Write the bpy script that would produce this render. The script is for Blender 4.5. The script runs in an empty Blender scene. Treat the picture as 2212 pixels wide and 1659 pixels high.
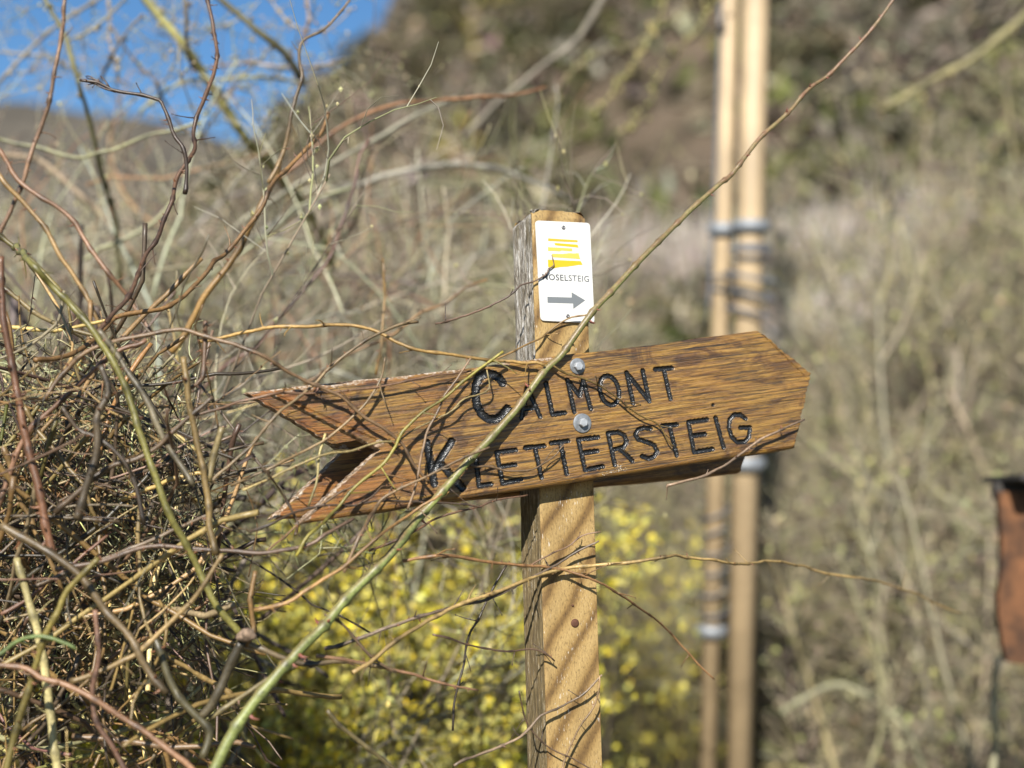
import bpy, bmesh, math, random
import numpy as np
from mathutils import Vector, Matrix
R = math.radians
rng = np.random.default_rng(7)
random.seed(7)
scene = bpy.context.scene
COL = scene.collection

# ------------------------------------------------------------------ camera, sky, sun, exposure
F = 3212.0                     # focal length in pixels of a 2212 px wide view
CX, CY = 1106.0, 829.5
PITCH = R(4.6)
CAM = np.array([0.0, 0.0, 1.6])
FW = np.array([0, math.cos(PITCH), math.sin(PITCH)])
UP = np.array([0, -math.sin(PITCH), math.cos(PITCH)])
RT = np.array([1.0, 0, 0])
cam_d = bpy.data.cameras.new('camera')
cam_d.sensor_width = 36.0
cam_d.lens = 36.0 * F / 2212.0
cam_d.clip_start = 0.05
cam_d.clip_end = 5000
cam_d.dof.use_dof = True
cam_d.dof.focus_distance = 2.17
cam_d.dof.aperture_fstop = 1.75
cam = bpy.data.objects.new('camera', cam_d)
COL.objects.link(cam)
cam.location = CAM
cam.rotation_euler = (math.pi / 2 + PITCH, 0, 0)
scene.camera = cam

SUN_EL = R(34)
SUN_DIR_XY = np.array([-0.20, -0.98])            # where the sun stands, seen from the sign
SUN_DIR_XY /= np.linalg.norm(SUN_DIR_XY)
sun_to = Vector((SUN_DIR_XY[0] * math.cos(SUN_EL), SUN_DIR_XY[1] * math.cos(SUN_EL), math.sin(SUN_EL)))
world = bpy.data.worlds.new('World')
scene.world = world
world.use_nodes = True
wn = world.node_tree
bg = wn.nodes['Background']
sky = wn.nodes.new('ShaderNodeTexSky')
sky.sky_type = 'NISHITA'
sky.sun_disc = False
sky.sun_elevation = SUN_EL
sky.sun_rotation = math.atan2(SUN_DIR_XY[0], SUN_DIR_XY[1])
sky.air_density = 1.0
sky.dust_density = 0.15
sky.ozone_density = 3.0
sky.altitude = 300
hs = wn.nodes.new('ShaderNodeHueSaturation')
hs.inputs['Saturation'].default_value = 1.2
wn.links.new(sky.outputs[0], hs.inputs['Color'])
wn.links.new(hs.outputs[0], bg.inputs[0])
bg.inputs[1].default_value = 0.066
sl = bpy.data.lights.new('sun', 'SUN')
sl.energy = 5.0
sl.angle = R(0.5)
sl.color = (1.0, 0.945, 0.86)
so = bpy.data.objects.new('sun', sl)
COL.objects.link(so)
so.rotation_euler = sun_to.to_track_quat('Z', 'Y').to_euler()
so.location = (-2, -8, 8)
scene.view_settings.view_transform = 'Standard'
scene.view_settings.look = 'None'
scene.view_settings.gamma = 1
scene.view_settings.exposure = 0.95

# ------------------------------------------------------------------ helpers
def ray(x, y):
    return RT * ((x - CX) / F) + UP * ((CY - y) / F) + FW

def P(x, y, d):
    return CAM + ray(x, y) * d

def hit(x, y, p0, n):
    r = ray(x, y)
    return CAM + r * (np.dot(p0 - CAM, n) / np.dot(r, n))

def tag(o, label=None, cat=None, group=None, kind=None):
    if label: o['label'] = label
    if cat: o['category'] = cat
    if group: o['group'] = group
    if kind: o['kind'] = kind
    return o

def empty(name, loc, parent=None):
    o = bpy.data.objects.new(name, None)
    o.empty_display_size = 0.1
    o.location = loc
    COL.objects.link(o)
    if parent: o.parent = parent
    return o

def npmesh(name, v, faces, mats, col=None, fmat=None, smooth=True):
    """faces: list of int arrays (n,k)"""
    me = bpy.data.meshes.new(name)
    v = np.asarray(v, dtype=np.float32)
    me.vertices.add(len(v))
    me.vertices.foreach_set('co', v.ravel())
    li, ls, off = [], [], 0
    for f in faces:
        f = np.asarray(f, dtype=np.int32)
        if len(f) == 0: continue
        li.append(f.ravel())
        ls.append(off + np.arange(len(f), dtype=np.int32) * f.shape[1])
        off += f.size
    li = np.concatenate(li); ls = np.concatenate(ls)
    me.loops.add(len(li)); me.loops.foreach_set('vertex_index', li)
    me.polygons.add(len(ls)); me.polygons.foreach_set('loop_start', ls)
    if fmat is not None:
        me.polygons.foreach_set('material_index', np.asarray(fmat, dtype=np.int32))
    me.update(calc_edges=True)
    me.validate()
    me.polygons.foreach_set('use_smooth', np.full(len(me.polygons), smooth))
    if col is not None:
        c = np.ones((len(v), 4), dtype=np.float32); c[:, :3] = col
        a = me.color_attributes.new('Col', 'FLOAT_COLOR', 'POINT')
        a.data.foreach_set('color', c.ravel())
    for m in (mats if isinstance(mats, (list, tuple)) else [mats]):
        me.materials.append(m)
    return me

def link(name, me, parent=None, loc=None, mat=None):
    o = bpy.data.objects.new(name, me)
    COL.objects.link(o)
    if parent: o.parent = parent
    if loc is not None: o.location = loc
    if mat is not None: o.matrix_world = mat
    return o

class Acc:
    """collects vertices, faces and colours for one mesh"""
    def __init__(self):
        self.v, self.c, self.q, self.t, self.n = [], [], [], [], 0
    def add(self, v, c, quads=None, tris=None):
        v = np.asarray(v, dtype=np.float32).reshape(-1, 3)
        c = np.broadcast_to(np.asarray(c, dtype=np.float32), (len(v), 3))
        if quads is not None and len(quads): self.q.append(np.asarray(quads) + self.n)
        if tris is not None and len(tris): self.t.append(np.asarray(tris) + self.n)
        self.v.append(v); self.c.append(c); self.n += len(v)
    def mesh(self, name, mat, smooth=True):
        f = []
        if self.q: f.append(np.concatenate(self.q))
        if self.t: f.append(np.concatenate(self.t))
        return npmesh(name, np.concatenate(self.v), f, mat, np.concatenate(self.c), smooth=smooth)

def norm(a):
    return a / np.maximum(np.linalg.norm(a, axis=-1, keepdims=True), 1e-9)

def tubes(acc, paths, rad, col, sides=5, cap=True):
    """paths (T,K,3), rad (T,K), col (T,3) or (T,K,3)"""
    T, K, _ = paths.shape
    tan = np.gradient(paths, axis=1)
    tan = norm(tan)
    ref = np.tile(np.array([0.31, 0.17, 0.93]), (T, K, 1))
    flat = np.abs((tan * ref).sum(-1)).max(axis=1) > 0.93
    ref[flat] = np.array([0.9, -0.42, 0.1])
    a = norm(np.cross(tan, ref)); b = np.cross(tan, a)
    th = np.arange(sides) / sides * 2 * np.pi
    ring = a[:, :, None, :] * np.cos(th)[None, None, :, None] + b[:, :, None, :] * np.sin(th)[None, None, :, None]
    v = paths[:, :, None, :] + ring * rad[:, :, None, None]
    if col.ndim == 2: col = np.repeat(col[:, None, :], K, 1)
    c = np.repeat(col[:, :, None, :], sides, 2)
    idx = np.arange(T * K * sides).reshape(T, K, sides)
    nx = np.roll(idx, -1, axis=2)
    q = np.stack([idx[:, :-1], nx[:, :-1], nx[:, 1:], idx[:, 1:]], -1).reshape(-1, 4)
    tr = []
    if cap:
        for e, fl in ((0, True), (K - 1, False)):
            r = idx[:, e]
            for k in range(1, sides - 1):
                t3 = np.stack([r[:, 0], r[:, k + 1], r[:, k]] if fl else [r[:, 0], r[:, k], r[:, k + 1]], -1)
                tr.append(t3)
        tr = np.concatenate(tr)
    acc.add(v.reshape(-1, 3), c.reshape(-1, 3), q, tr if cap else None)

def walks(p0, d0, L, K, curl=0.25, bias=(0, 0, 0)):
    T = len(p0)
    out = np.zeros((T, K, 3)); out[:, 0] = p0
    d = norm(np.array(d0, float)); w = np.zeros((T, 3))
    step = (np.asarray(L) / (K - 1))
    step = np.broadcast_to(step, (T,))[:, None]
    for k in range(1, K):
        w = w * 0.55 + rng.normal(0, curl, (T, 3))
        d = norm(d + w + np.asarray(bias))
        out[:, k] = out[:, k - 1] + d * step
    return out

def kinked(p0, d0, L, K, kink=.32, prob=.3, curl=.02):
    """stiff woody stems: nearly straight runs that bend sharply at nodes"""
    T = len(p0); out = np.zeros((T, K, 3)); out[:, 0] = p0
    d = norm(np.array(d0, float)); step = np.broadcast_to(np.asarray(L) / (K - 1), (T,))[:, None]
    arc = rng.normal(0, curl, (T, 3))
    for k in range(1, K):
        on = (rng.uniform(0, 1, (T, 1)) < prob)
        d = norm(d + arc + on * rng.normal(0, kink, (T, 3)))
        out[:, k] = out[:, k - 1] + d * step
    return out

def offshoots(paths, n, ang=0.8, lo=0.15, hi=1.0):
    T, K, _ = paths.shape
    ti = rng.integers(0, T, n)
    f = rng.uniform(lo, hi, n) * (K - 1.001)
    k = f.astype(int); fr = (f - k)[:, None]
    p = paths[ti, k] * (1 - fr) + paths[ti, np.minimum(k + 1, K - 1)] * fr
    t = norm(paths[ti, np.minimum(k + 1, K - 1)] - paths[ti, k])
    r = norm(np.cross(t, rng.normal(0, 1, (n, 3))))
    a = rng.uniform(ang * 0.6, ang * 1.3, n)[:, None]
    return p, t * np.cos(a) + r * np.sin(a), f / (K - 1)

def taper(T, K, r0, r1):
    s = np.linspace(0, 1, K)[None, :]
    r0 = np.broadcast_to(r0, (T,))[:, None]; r1 = np.broadcast_to(r1, (T,))[:, None]
    return r0 * (1 - s) + r1 * s

def flecks(acc, pts, size, col, tri=True, elong=1.5, face=None):
    """small randomly turned leaf shaped quads (two triangles each)"""
    n = len(pts)
    a = norm(rng.normal(0, 1, (n, 3)))
    b = norm(np.cross(a, rng.normal(0, 1, (n, 3))))
    size = np.broadcast_to(size, (n,))[:, None]
    c = np.cross(a, b)
    v = np.stack([pts - a * size * elong, pts + b * size * .6 + c * size * .25,
                  pts + a * size * elong, pts - b * size * .6 + c * size * .25], 1)
    i = np.arange(n)[:, None] * 4
    acc.add(v.reshape(-1, 3), np.repeat(col, 4, 0), np.concatenate([i, i + 1, i + 2, i + 3], 1))

def knobs(acc, pts, size, col):
    """little octahedral buds"""
    n = len(pts)
    size = np.broadcast_to(size, (n,))[:, None, None]
    base = np.array([[1, 0, 0], [-1, 0, 0], [0, 1, 0], [0, -1, 0], [0, 0, 1.4], [0, 0, -1.4]], float)
    jit = base[None] * (1 + rng.uniform(-.3, .3, (n, 6, 1)))
    v = pts[:, None, :] + jit * size
    tr = np.array([[0, 2, 4], [2, 1, 4], [1, 3, 4], [3, 0, 4], [2, 0, 5], [1, 2, 5], [3, 1, 5], [0, 3, 5]])
    i = (np.arange(n) * 6)[:, None, None] + tr[None]
    acc.add(v.reshape(-1, 3), np.repeat(col, 6, 0), None, i.reshape(-1, 3))

def pick(cols, n, jit=0.15, w=None):
    cols = np.array(cols, float)
    i = rng.choice(len(cols), n, p=None if w is None else np.array(w) / np.sum(w))
    return np.clip(cols[i] * (1 + rng.normal(0, jit, (n, 1))) * (1 + rng.normal(0, jit * .3, (n, 3))), 0.002, 0.95)

_ph = rng.uniform(0, 6.28, (24, 3)); _dr = rng.normal(0, 1, (24, 2))
def lump(x, y, s, seed=0):
    """smooth pseudo noise in -1..1"""
    o = 0
    for k in range(10):
        kk = (k + seed * 5) % 24
        fr = (1.0 + 0.35 * k) / s
        o = o + np.sin((_dr[kk, 0] * x + _dr[kk, 1] * y) * fr + _ph[kk, 0]) / (1 + .25 * k)
    return o / 3.2

def catmull(pts, vals, step):
    """resample control points (n,3) and values (n,m) smoothly"""
    p = np.concatenate([2 * pts[:1] - pts[1:2], pts, 2 * pts[-1:] - pts[-2:-1]])
    op, ov = [], []
    for i in range(1, len(p) - 2):
        seg = np.linalg.norm(p[i + 1] - p[i]); m = max(2, int(seg / step))
        t = (np.arange(m) / m)[:, None]
        op.append(0.5 * (2 * p[i] + (p[i + 1] - p[i - 1]) * t + (2 * p[i - 1] - 5 * p[i] + 4 * p[i + 1] - p[i + 2]) * t * t
                  + (-p[i - 1] + 3 * p[i] - 3 * p[i + 1] + p[i + 2]) * t ** 3))
        ov.append(vals[i - 1] * (1 - t) + vals[i] * t)
    op.append(pts[-1:]); ov.append(vals[-1:])
    return np.concatenate(op), np.concatenate(ov)

# ------------------------------------------------------------------ materials
def mat(name):
    m = bpy.data.materials.new(name); m.use_nodes = True
    nt = m.node_tree
    return m, nt, nt.nodes['Principled BSDF']

def N(nt, typ, **kw):
    n = nt.nodes.new(typ)
    for k, v in kw.items():
        if k in n.inputs.keys(): n.inputs[k].default_value = v
        else: setattr(n, k, v)
    return n

def ramp(nt, fac, stops, interp='LINEAR'):
    r = nt.nodes.new('ShaderNodeValToRGB')
    r.color_ramp.interpolation = interp
    e = r.color_ramp.elements
    while len(e) < len(stops): e.new(0.5)
    for el, (p, c) in zip(e, stops):
        el.position = p
        el.color = (*c, 1) if len(c) == 3 else c
    nt.links.new(fac, r.inputs[0])
    return r.outputs[0]

def mix(nt, fac, a, b, mode='MIX'):
    m = nt.nodes.new('ShaderNodeMix'); m.data_type = 'RGBA'; m.blend_type = mode
    for s, v in ((m.inputs[0], fac), (m.inputs[6], a), (m.inputs[7], b)):
        if hasattr(v, 'links'): nt.links.new(v, s)
        elif isinstance(v, (int, float)): s.default_value = v
        else: s.default_value = (*v, 1)
    return m.outputs[2]

def coords(nt, scale=(1, 1, 1), rot=(0, 0, 0), loc=(0, 0, 0)):
    tc = nt.nodes.new('ShaderNodeTexCoord'); mp = nt.nodes.new('ShaderNodeMapping')
    mp.inputs['Scale'].default_value = scale; mp.inputs['Rotation'].default_value = rot
    mp.inputs['Location'].default_value = loc
    nt.links.new(tc.outputs['Object'], mp.inputs[0])
    return mp.outputs[0]

def noise(nt, vec, scale, detail=4, rough=.6, dist=0.0):
    n = nt.nodes.new('ShaderNodeTexNoise')
    n.inputs['Scale'].default_value = scale; n.inputs['Detail'].default_value = detail
    n.inputs['Roughness'].default_value = rough; n.inputs['Distortion'].default_value = dist
    nt.links.new(vec, n.inputs['Vector'])
    return n.outputs['Fac']

def bump(nt, bs, h, strength, dist=0.001, prev=None):
    b = nt.nodes.new('ShaderNodeBump'); b.inputs['Strength'].default_value = strength
    b.inputs['Distance'].default_value = dist
    nt.links.new(h, b.inputs['Height'])
    if prev is not None: nt.links.new(prev, b.inputs['Normal'])
    nt.links.new(b.outputs[0], bs.inputs['Normal'])
    return b.outputs[0]

def attr_mat(name, rough=.5, bscale=0, bstr=.3, spec=.5, vary=0.0, vscale=200, transl=0):
    m, nt, bs = mat(name)
    a = nt.nodes.new('ShaderNodeVertexColor'); a.layer_name = 'Col'
    c = a.outputs[0]
    if vary:
        n1 = noise(nt, coords(nt), vscale, 3)
        c = mix(nt, 1.0, c, ramp(nt, n1, [(.25, (1 - vary,) * 3), (.75, (1 + vary * .6,) * 3)]), 'MULTIPLY')
    nt.links.new(c, bs.inputs['Base Color'])
    bs.inputs['Roughness'].default_value = rough
    bs.inputs['Specular IOR Level'].default_value = spec
    if bscale:
        bump(nt, bs, noise(nt, coords(nt), bscale, 3), bstr, 0.0006)
    return m

M_cane = attr_mat('bramble_bark', .42, 700, .5, .5, .45, 260)
M_twig = attr_mat('twig_bark', .6, 0, 0, .35, .3, 120)
M_far = attr_mat('shrub_bark', .75, 0, 0, .2)
M_leaf = attr_mat('bud_and_petal', .6, 0, 0, .25)

def wood_board():
    m, nt, bs = mat('oiled_oak')
    g = noise(nt, coords(nt, (6, 80, 30)), 2.6, 7, .76, .6)            # broad streaks
    g2 = noise(nt, coords(nt, (3.2, 125, 40), loc=(3, 1, 0)), 2.6, 6, .72, .9)   # long dark grain lines
    blot = noise(nt, coords(nt, (6, 13, 10), loc=(1.3, .2, 0)), 1.9, 6, .7, 1.2)
    red = noise(nt, coords(nt, (5, 15, 10), loc=(5.1, 2.2, 0)), 1.8, 6, .7, 1.2)
    base = ramp(nt, g, [(.32, (.075, .036, .010)), (.43, (.175, .086, .014)), (.54, (.305, .168, .027)), (.72, (.43, .265, .055))])
    crack = ramp(nt, g2, [(.385, (.05, .04, .035)), (.43, (.50, .47, .44)), (.50, (1.0, .98, .96)), (.62, (1.12, 1.10, 1.02))])
    c = mix(nt, .9, base, crack, 'MULTIPLY')
    # the end by the fishtail has kept its red stain
    tc = nt.nodes.new('ShaderNodeTexCoord'); sx = nt.nodes.new('ShaderNodeSeparateXYZ'); nt.links.new(tc.outputs['Object'], sx.inputs[0])
    mr = nt.nodes.new('ShaderNodeMapRange'); mr.inputs[1].default_value = -.12; mr.inputs[2].default_value = -.34; mr.inputs[3].default_value = .18; mr.inputs[4].default_value = 1.0
    nt.links.new(sx.outputs['X'], mr.inputs[0])
    mu = nt.nodes.new('ShaderNodeMath'); mu.operation = 'MULTIPLY'
    nt.links.new(mr.outputs[0], mu.inputs[0]); nt.links.new(ramp(nt, red, [(.43, (0, 0, 0)), (.56, (.9, .9, .9))]), mu.inputs[1])
    c = mix(nt, mu.outputs[0], c, mix(nt, 1.0, crack, (.29, .105, .016), 'MULTIPLY'))
    dk = ramp(nt, blot, [(.38, (.30, .22, .15)), (.50, (1, 1, 1))])
    c = mix(nt, .88, c, dk, 'MULTIPLY')
    po = noise(nt, coords(nt, (12, 300, 50), loc=(2, 7, 0)), 1.7, 4, .65)
    c = mix(nt, .8, c, ramp(nt, po, [(.33, (.12, .10, .09)), (.42, (1, 1, 1))]), 'MULTIPLY')
    nt.links.new(c, bs.inputs['Base Color'])
    nt.links.new(ramp(nt, g2, [(.3, (.6,) * 3), (.7, (.38,) * 3)]), bs.inputs['Roughness'])
    bs.inputs['Coat Weight'].default_value = .4
    bs.inputs['Coat Roughness'].default_value = .28
    b1 = bump(nt, bs, g, .4, .002)
    b2 = bump(nt, bs, g2, .9, .002, b1)
    bump(nt, bs, po, .7, .0015, b2)
    return m

def worn_edge():
    m, nt, bs = mat('worn_end_grain')
    g = noise(nt, coords(nt, (50, 50, 12)), 4, 5, .7)
    c = ramp(nt, g, [(.3, (.05, .03, .02)), (.45, (.22, .13, .06)), (.58, (.42, .34, .26)), (.72, (.62, .57, .5))])
    nt.links.new(c, bs.inputs['Base Color']); bs.inputs['Roughness'].default_value = .7
    bump(nt, bs, g, .8, .002)
    return m

def paint_black():
    m, nt, bs = mat('black_groove_paint')
    g = noise(nt, coords(nt), 500, 4, .7)
    c = ramp(nt, g, [(.3, (.008, .008, .009)), (.58, (.018, .019, .02)), (.74, (.07, .07, .07))])
    nt.links.new(c, bs.inputs['Base Color']); bs.inputs['Roughness'].default_value = .24
    bump(nt, bs, g, .6, .0012)
    return m

def post_front():
    m, nt, bs = mat('treated_pine')
    v = coords(nt, (1, 1, 1))
    fine = noise(nt, coords(nt, (120, 120, 42)), 3.4, 4, .8)
    big = noise(nt, coords(nt, (9, 9, 2.5)), 2, 3, .5)
    mpv = coords(nt, (1, 0.2, 1), rot=(0, R(-30), 0))
    w = N(nt, 'ShaderNodeTexWave', wave_type='BANDS', bands_direction='X')
    w.inputs['Scale'].default_value = 7.5; w.inputs['Distortion'].default_value = 4.2
    w.inputs['Detail'].default_value = 2; w.inputs['Detail Scale'].default_value = .6
    nt.links.new(mpv, w.inputs[0])
    c = ramp(nt, w.outputs['Fac'], [(0, (.155, .09, .026)), (.14, (.245, .152, .048)), (.42, (.335, .225, .082)), (1, (.385, .27, .108))])
    c = mix(nt, .8, c, ramp(nt, fine, [(.34, (.16, .12, .09)), (.43, (.78, .74, .68)), (.52, (1, .98, .95)), (.66, (1.2, 1.18, 1.15))]), 'MULTIPLY')
    c = mix(nt, .5, c, ramp(nt, big, [(.3, (.65, .6, .52)), (.6, (1.1, 1.08, 1.05))]), 'MULTIPLY')
    wh = noise(nt, coords(nt, (130, 130, 30), rot=(0, R(12), 0)), 3, 3, .6)
    wm = noise(nt, coords(nt, (16, 16, 7)), 2, 2, .5)
    f = N(nt, 'ShaderNodeMath', operation='MULTIPLY')
    nt.links.new(ramp(nt, wh, [(.60, (0,) * 3), (.68, (.8,) * 3)]), f.inputs[0])
    nt.links.new(ramp(nt, wm, [(.50, (0,) * 3), (.62, (1,) * 3)]), f.inputs[1])
    c = mix(nt, f.outputs[0], c, (.72, .68, .60))
    nt.links.new(c, bs.inputs['Base Color']); bs.inputs['Roughness'].default_value = .75
    b1 = bump(nt, bs, fine, .5, .001)
    bump(nt, bs, w.outputs['Fac'], .12, .003, b1)
    return m

def post_side():
    m, nt, bs = mat('weathered_pine')
    fib = noise(nt, coords(nt, (105, 105, 13)), 3.0, 4, .8, .3)
    moss = noise(nt, coords(nt, (18, 18, 7)), 2.2, 4, .6)
    # weathering reaches down from the exposed top
    sx = N(nt, 'ShaderNodeSeparateXYZ'); tc = nt.nodes.new('ShaderNodeTexCoord')
    nt.links.new(tc.outputs['Object'], sx.inputs[0])
    mr = N(nt, 'ShaderNodeMapRange'); mr.inputs[1].default_value = 1.90; mr.inputs[2].default_value = 2.02
    nt.links.new(sx.outputs['Z'], mr.inputs[0])
    grey = ramp(nt, fib, [(.33, (.03, .022, .014)), (.44, (.17, .14, .10)), (.54, (.42, .39, .33)), (.64, (.72, .70, .66))])
    warm = ramp(nt, fib, [(.33, (.06, .042, .018)), (.45, (.17, .12, .05)), (.58, (.27, .20, .09)), (.68, (.60, .55, .46))])
    c = mix(nt, mr.outputs[0], warm, grey)
    c = mix(nt, ramp(nt, moss, [(.52, (0,) * 3), (.66, (.7,) * 3)]), c, (.105, .08, .028))
    nt.links.new(c, bs.inputs['Base Color']); bs.inputs['Roughness'].default_value = .85
    bump(nt, bs, fib, 1.0, .004)
    return m

def simple(name, col, rough=.5, metal=0.0, nscale=0, nvar=.3, bstr=0, spec=.5):
    m, nt, bs = mat(name)
    if nscale:
        n = noise(nt, coords(nt), nscale, 4)
        c = ramp(nt, n, [(.3, tuple(x * (1 - nvar) for x in col)), (.7, tuple(min(x * (1 + nvar * .5), .95) for x in col))])
        nt.links.new(c, bs.inputs['Base Color'])
        if bstr: bump(nt, bs, n, bstr, .001)
    else:
        bs.inputs['Base Color'].default_value = (*col, 1)
    bs.inputs['Roughness'].default_value = rough; bs.inputs['Metallic'].default_value = metal
    bs.inputs['Specular IOR Level'].default_value = spec
    return m

M_oak = wood_board(); M_worn = worn_edge(); M_black = paint_black()
M_pf = post_front(); M_ps = post_side()
M_zinc = simple('galvanised_steel', (.55, .57, .59), .4, .45, 120, .3, .2)
M_washer = simple('dull_zinc_washer', (.25, .265, .28), .5, .4, 160, .4, .3)
M_rust = simple('rusty_nail', (.13, .055, .03), .8, .3, 400, .4, .4)
M_plate = simple('white_enamel', (.66, .66, .635), .3, 0, 60, .035)
M_y1 = simple('print_ochre', (.58, .40, .03), .4)
M_y2 = simple('print_lemon', (.60, .49, .09), .4)
M_y3 = simple('print_yellow', (.62, .43, .012), .4)
M_gr = simple('print_grey', (.17, .185, .195), .4)
M_tx1 = simple('print_dark_grey', (.06, .065, .07), .45)
M_tx2 = simple('print_mid_grey', (.13, .135, .14), .45)
M_pole = simple('pale_pole_paint', (.47, .35, .205), .55, 0, 6, .3)
M_wire = simple('grey_cable', (.16, .17, .19), .5, .2)
M_clamp = simple('clamp_steel', (.26, .28, .30), .55, .3)
M_redwood = simple('rust_brown_board', (.15, .062, .022), .8, 0, 16, .85, .3)
M_darkroof = simple('dark_roof_board', (.045, .040, .036), .8, 0, 8, .3)
M_cap = simple('pale_plastic', (.5, .5, .46), .6)

# ------------------------------------------------------------------ ground and hills
def near_crest(phi):
    """elevation angle tangent of the near hill's crest for a bearing (tan of azimuth)"""
    return np.interp(phi, [-.60, -.30, -.200, -.15, -.10, -.07, -.02, .10, .35, .8], [.02, .12, .215, .255, .300, .345, .42, .50, .62, .66])

def hill_h(x, y):
    r = np.hypot(x, y); phi = x / np.maximum(y, 1e-3)
    phi = np.where(y > 0, phi, 9)
    foot, crest = 11.0, 62.0
    s = np.clip((r - foot) / (crest - foot), 0, 1)
    top = near_crest(phi) * crest + 1.6
    h = top * (s ** 1.15)
    h = h * (1 + .05 * lump(x, y, 7)) + .25 * lump(x, y, 2.2, 1) * np.clip(s * 8, 0, 1)
    return np.where(r > crest, top * (1 + (r - crest) * .001), h)

def terrain_mat(name, stops, scale):
    m, nt, bs = mat(name)
    n1 = noise(nt, coords(nt), scale, 6, .65)
    n2 = noise(nt, coords(nt, loc=(40, 3, 9)), scale * 9, 4, .7)
    c = ramp(nt, n1, stops)
    c = mix(nt, .7, c, ramp(nt, n2, [(.3, (.45, .42, .4)), (.65, (1.3, 1.25, 1.2))]), 'MULTIPLY')
    nt.links.new(c, bs.inputs['Base Color']); bs.inputs['Roughness'].default_value = .95
    bs.inputs['Specular IOR Level'].default_value = .1
    bump(nt, bs, n2, .8, .1)
    return m
M_ground = terrain_mat('soil_and_dry_grass', [(.3, (.09, .075, .05)), (.5, (.17, .14, .09)), (.7, (.22, .20, .12))], .6)
M_slope = terrain_mat('hill_soil', [(.34, (.055, .046, .032)), (.46, (.100, .080, .056)), (.56, (.145, .112, .080)), (.68, (.20, .165, .12))], .5)
M_farhill = terrain_mat('far_woodland', [(.3, (.075, .070, .058)), (.5, (.11, .10, .082)), (.7, (.14, .128, .105))], .05)

def grid_mesh(name, X, Y, Z, m):
    h, w = X.shape
    i = np.arange(h * w).reshape(h, w)
    q = np.stack([i[:-1, :-1], i[:-1, 1:], i[1:, 1:], i[1:, :-1]], -1).reshape(-1, 4)
    return npmesh(name, np.stack([X, Y, Z], -1).reshape(-1, 3), [q], m)

rr = np.concatenate([[0.01], np.geomspace(.6, 3500, 70)]); aa = np.linspace(0, 2 * np.pi, 97)
Rr, Aa = np.meshgrid(rr, aa)
gx, gy = Rr * np.sin(Aa), Rr * np.cos(Aa)
tag(link('ground', grid_mesh('ground', gx, gy, .03 * lump(gx, gy, 1.3) * (Rr < 60) - .02, M_ground)), kind='structure')
rr = np.geomspace(10.5, 90, 110); aa = np.linspace(R(-42), R(62), 200)
Rr, Aa = np.meshgrid(rr, aa)
gx, gy = Rr * np.sin(Aa), Rr * np.cos(Aa)
hz = hill_h(gx, gy)
tag(link('hillside', grid_mesh('hillside', gx, gy, hz - .06, M_slope)), kind='structure')
rr = np.linspace(110, 520, 60); aa = np.linspace(R(-80), R(30), 160)
Rr, Aa = np.meshgrid(rr, aa)
s_ = np.clip((Rr - 110) / 230, 0, 1)
el = np.interp(np.degrees(Aa), [-80, -40, -19.0, -14, -11, -6, 10, 30], [.20, .245, .262, .262, .250, .245, .23, .2])
gx, gy = Rr * np.sin(Aa), Rr * np.cos(Aa)
hz = (el * 340 + 1.6) * s_ ** 1.1 * (1 + .02 * lump(gx, gy, 30, 2)) + np.where(s_ < 1, 1.0 * lump(gx, gy, 9, 3), 0) - 1
tag(link('distant_hill', grid_mesh('distant_hill', gx, gy, hz, M_farhill)), kind='structure')

# scrub that covers the near slope
def slope_pts(n, r0, r1, a0, a1):
    r = np.exp(rng.uniform(np.log(r0), np.log(r1), n)); a = rng.uniform(R(a0), R(a1), n)
    return r * np.sin(a), r * np.cos(a), r
acc = Acc()
x, y, r = slope_pts(52000, 12, 75, -24, 30)
k = lump(x, y, 5.5, 1) + rng.normal(0, .35, len(x))
# the soil stays open in a brownish gap behind the post and the poles
gap = np.exp(-(((x / y) - .085) / .075) ** 2) * np.clip((26 - r) / 10 + 1, 0, 1)
keep = (k > -0.35 + gap * .9)
x, y, r = x[keep], y[keep], r[keep]
z = hill_h(x, y)
k2 = lump(x, y, 3.0, 2) + rng.normal(0, .4, len(x))
c = pick([(.17, .138, .098), (.125, .102, .072), (.25, .21, .155), (.075, .062, .044)], len(x), .3)
gr = k2 > .42
c[gr] = pick([(.075, .085, .022), (.12, .125, .035), (.055, .06, .02)], gr.sum(), .25)
yl = (k2 < -.62) & (x / y > -.05) & (x / y < .12)
c[yl] = pick([(.30, .27, .07), (.24, .21, .06)], yl.sum(), .2)
sz = rng.uniform(.05, .22, len(x)) * (r / 30) ** .5
for j in range(3):
    q = np.stack([x, y, z + rng.uniform(0, .5, len(x))], 1) + rng.normal(0, .15, (len(x), 3))
    flecks(acc, q, sz, c * rng.uniform(.7, 1.3, (len(x), 1)), elong=2)
tag(link('hillside_scrub', acc.mesh('hillside_scrub', M_far, False)), 'brown and olive scrub covering the steep slope behind the signpost', 'scrub', kind='stuff')

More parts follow.
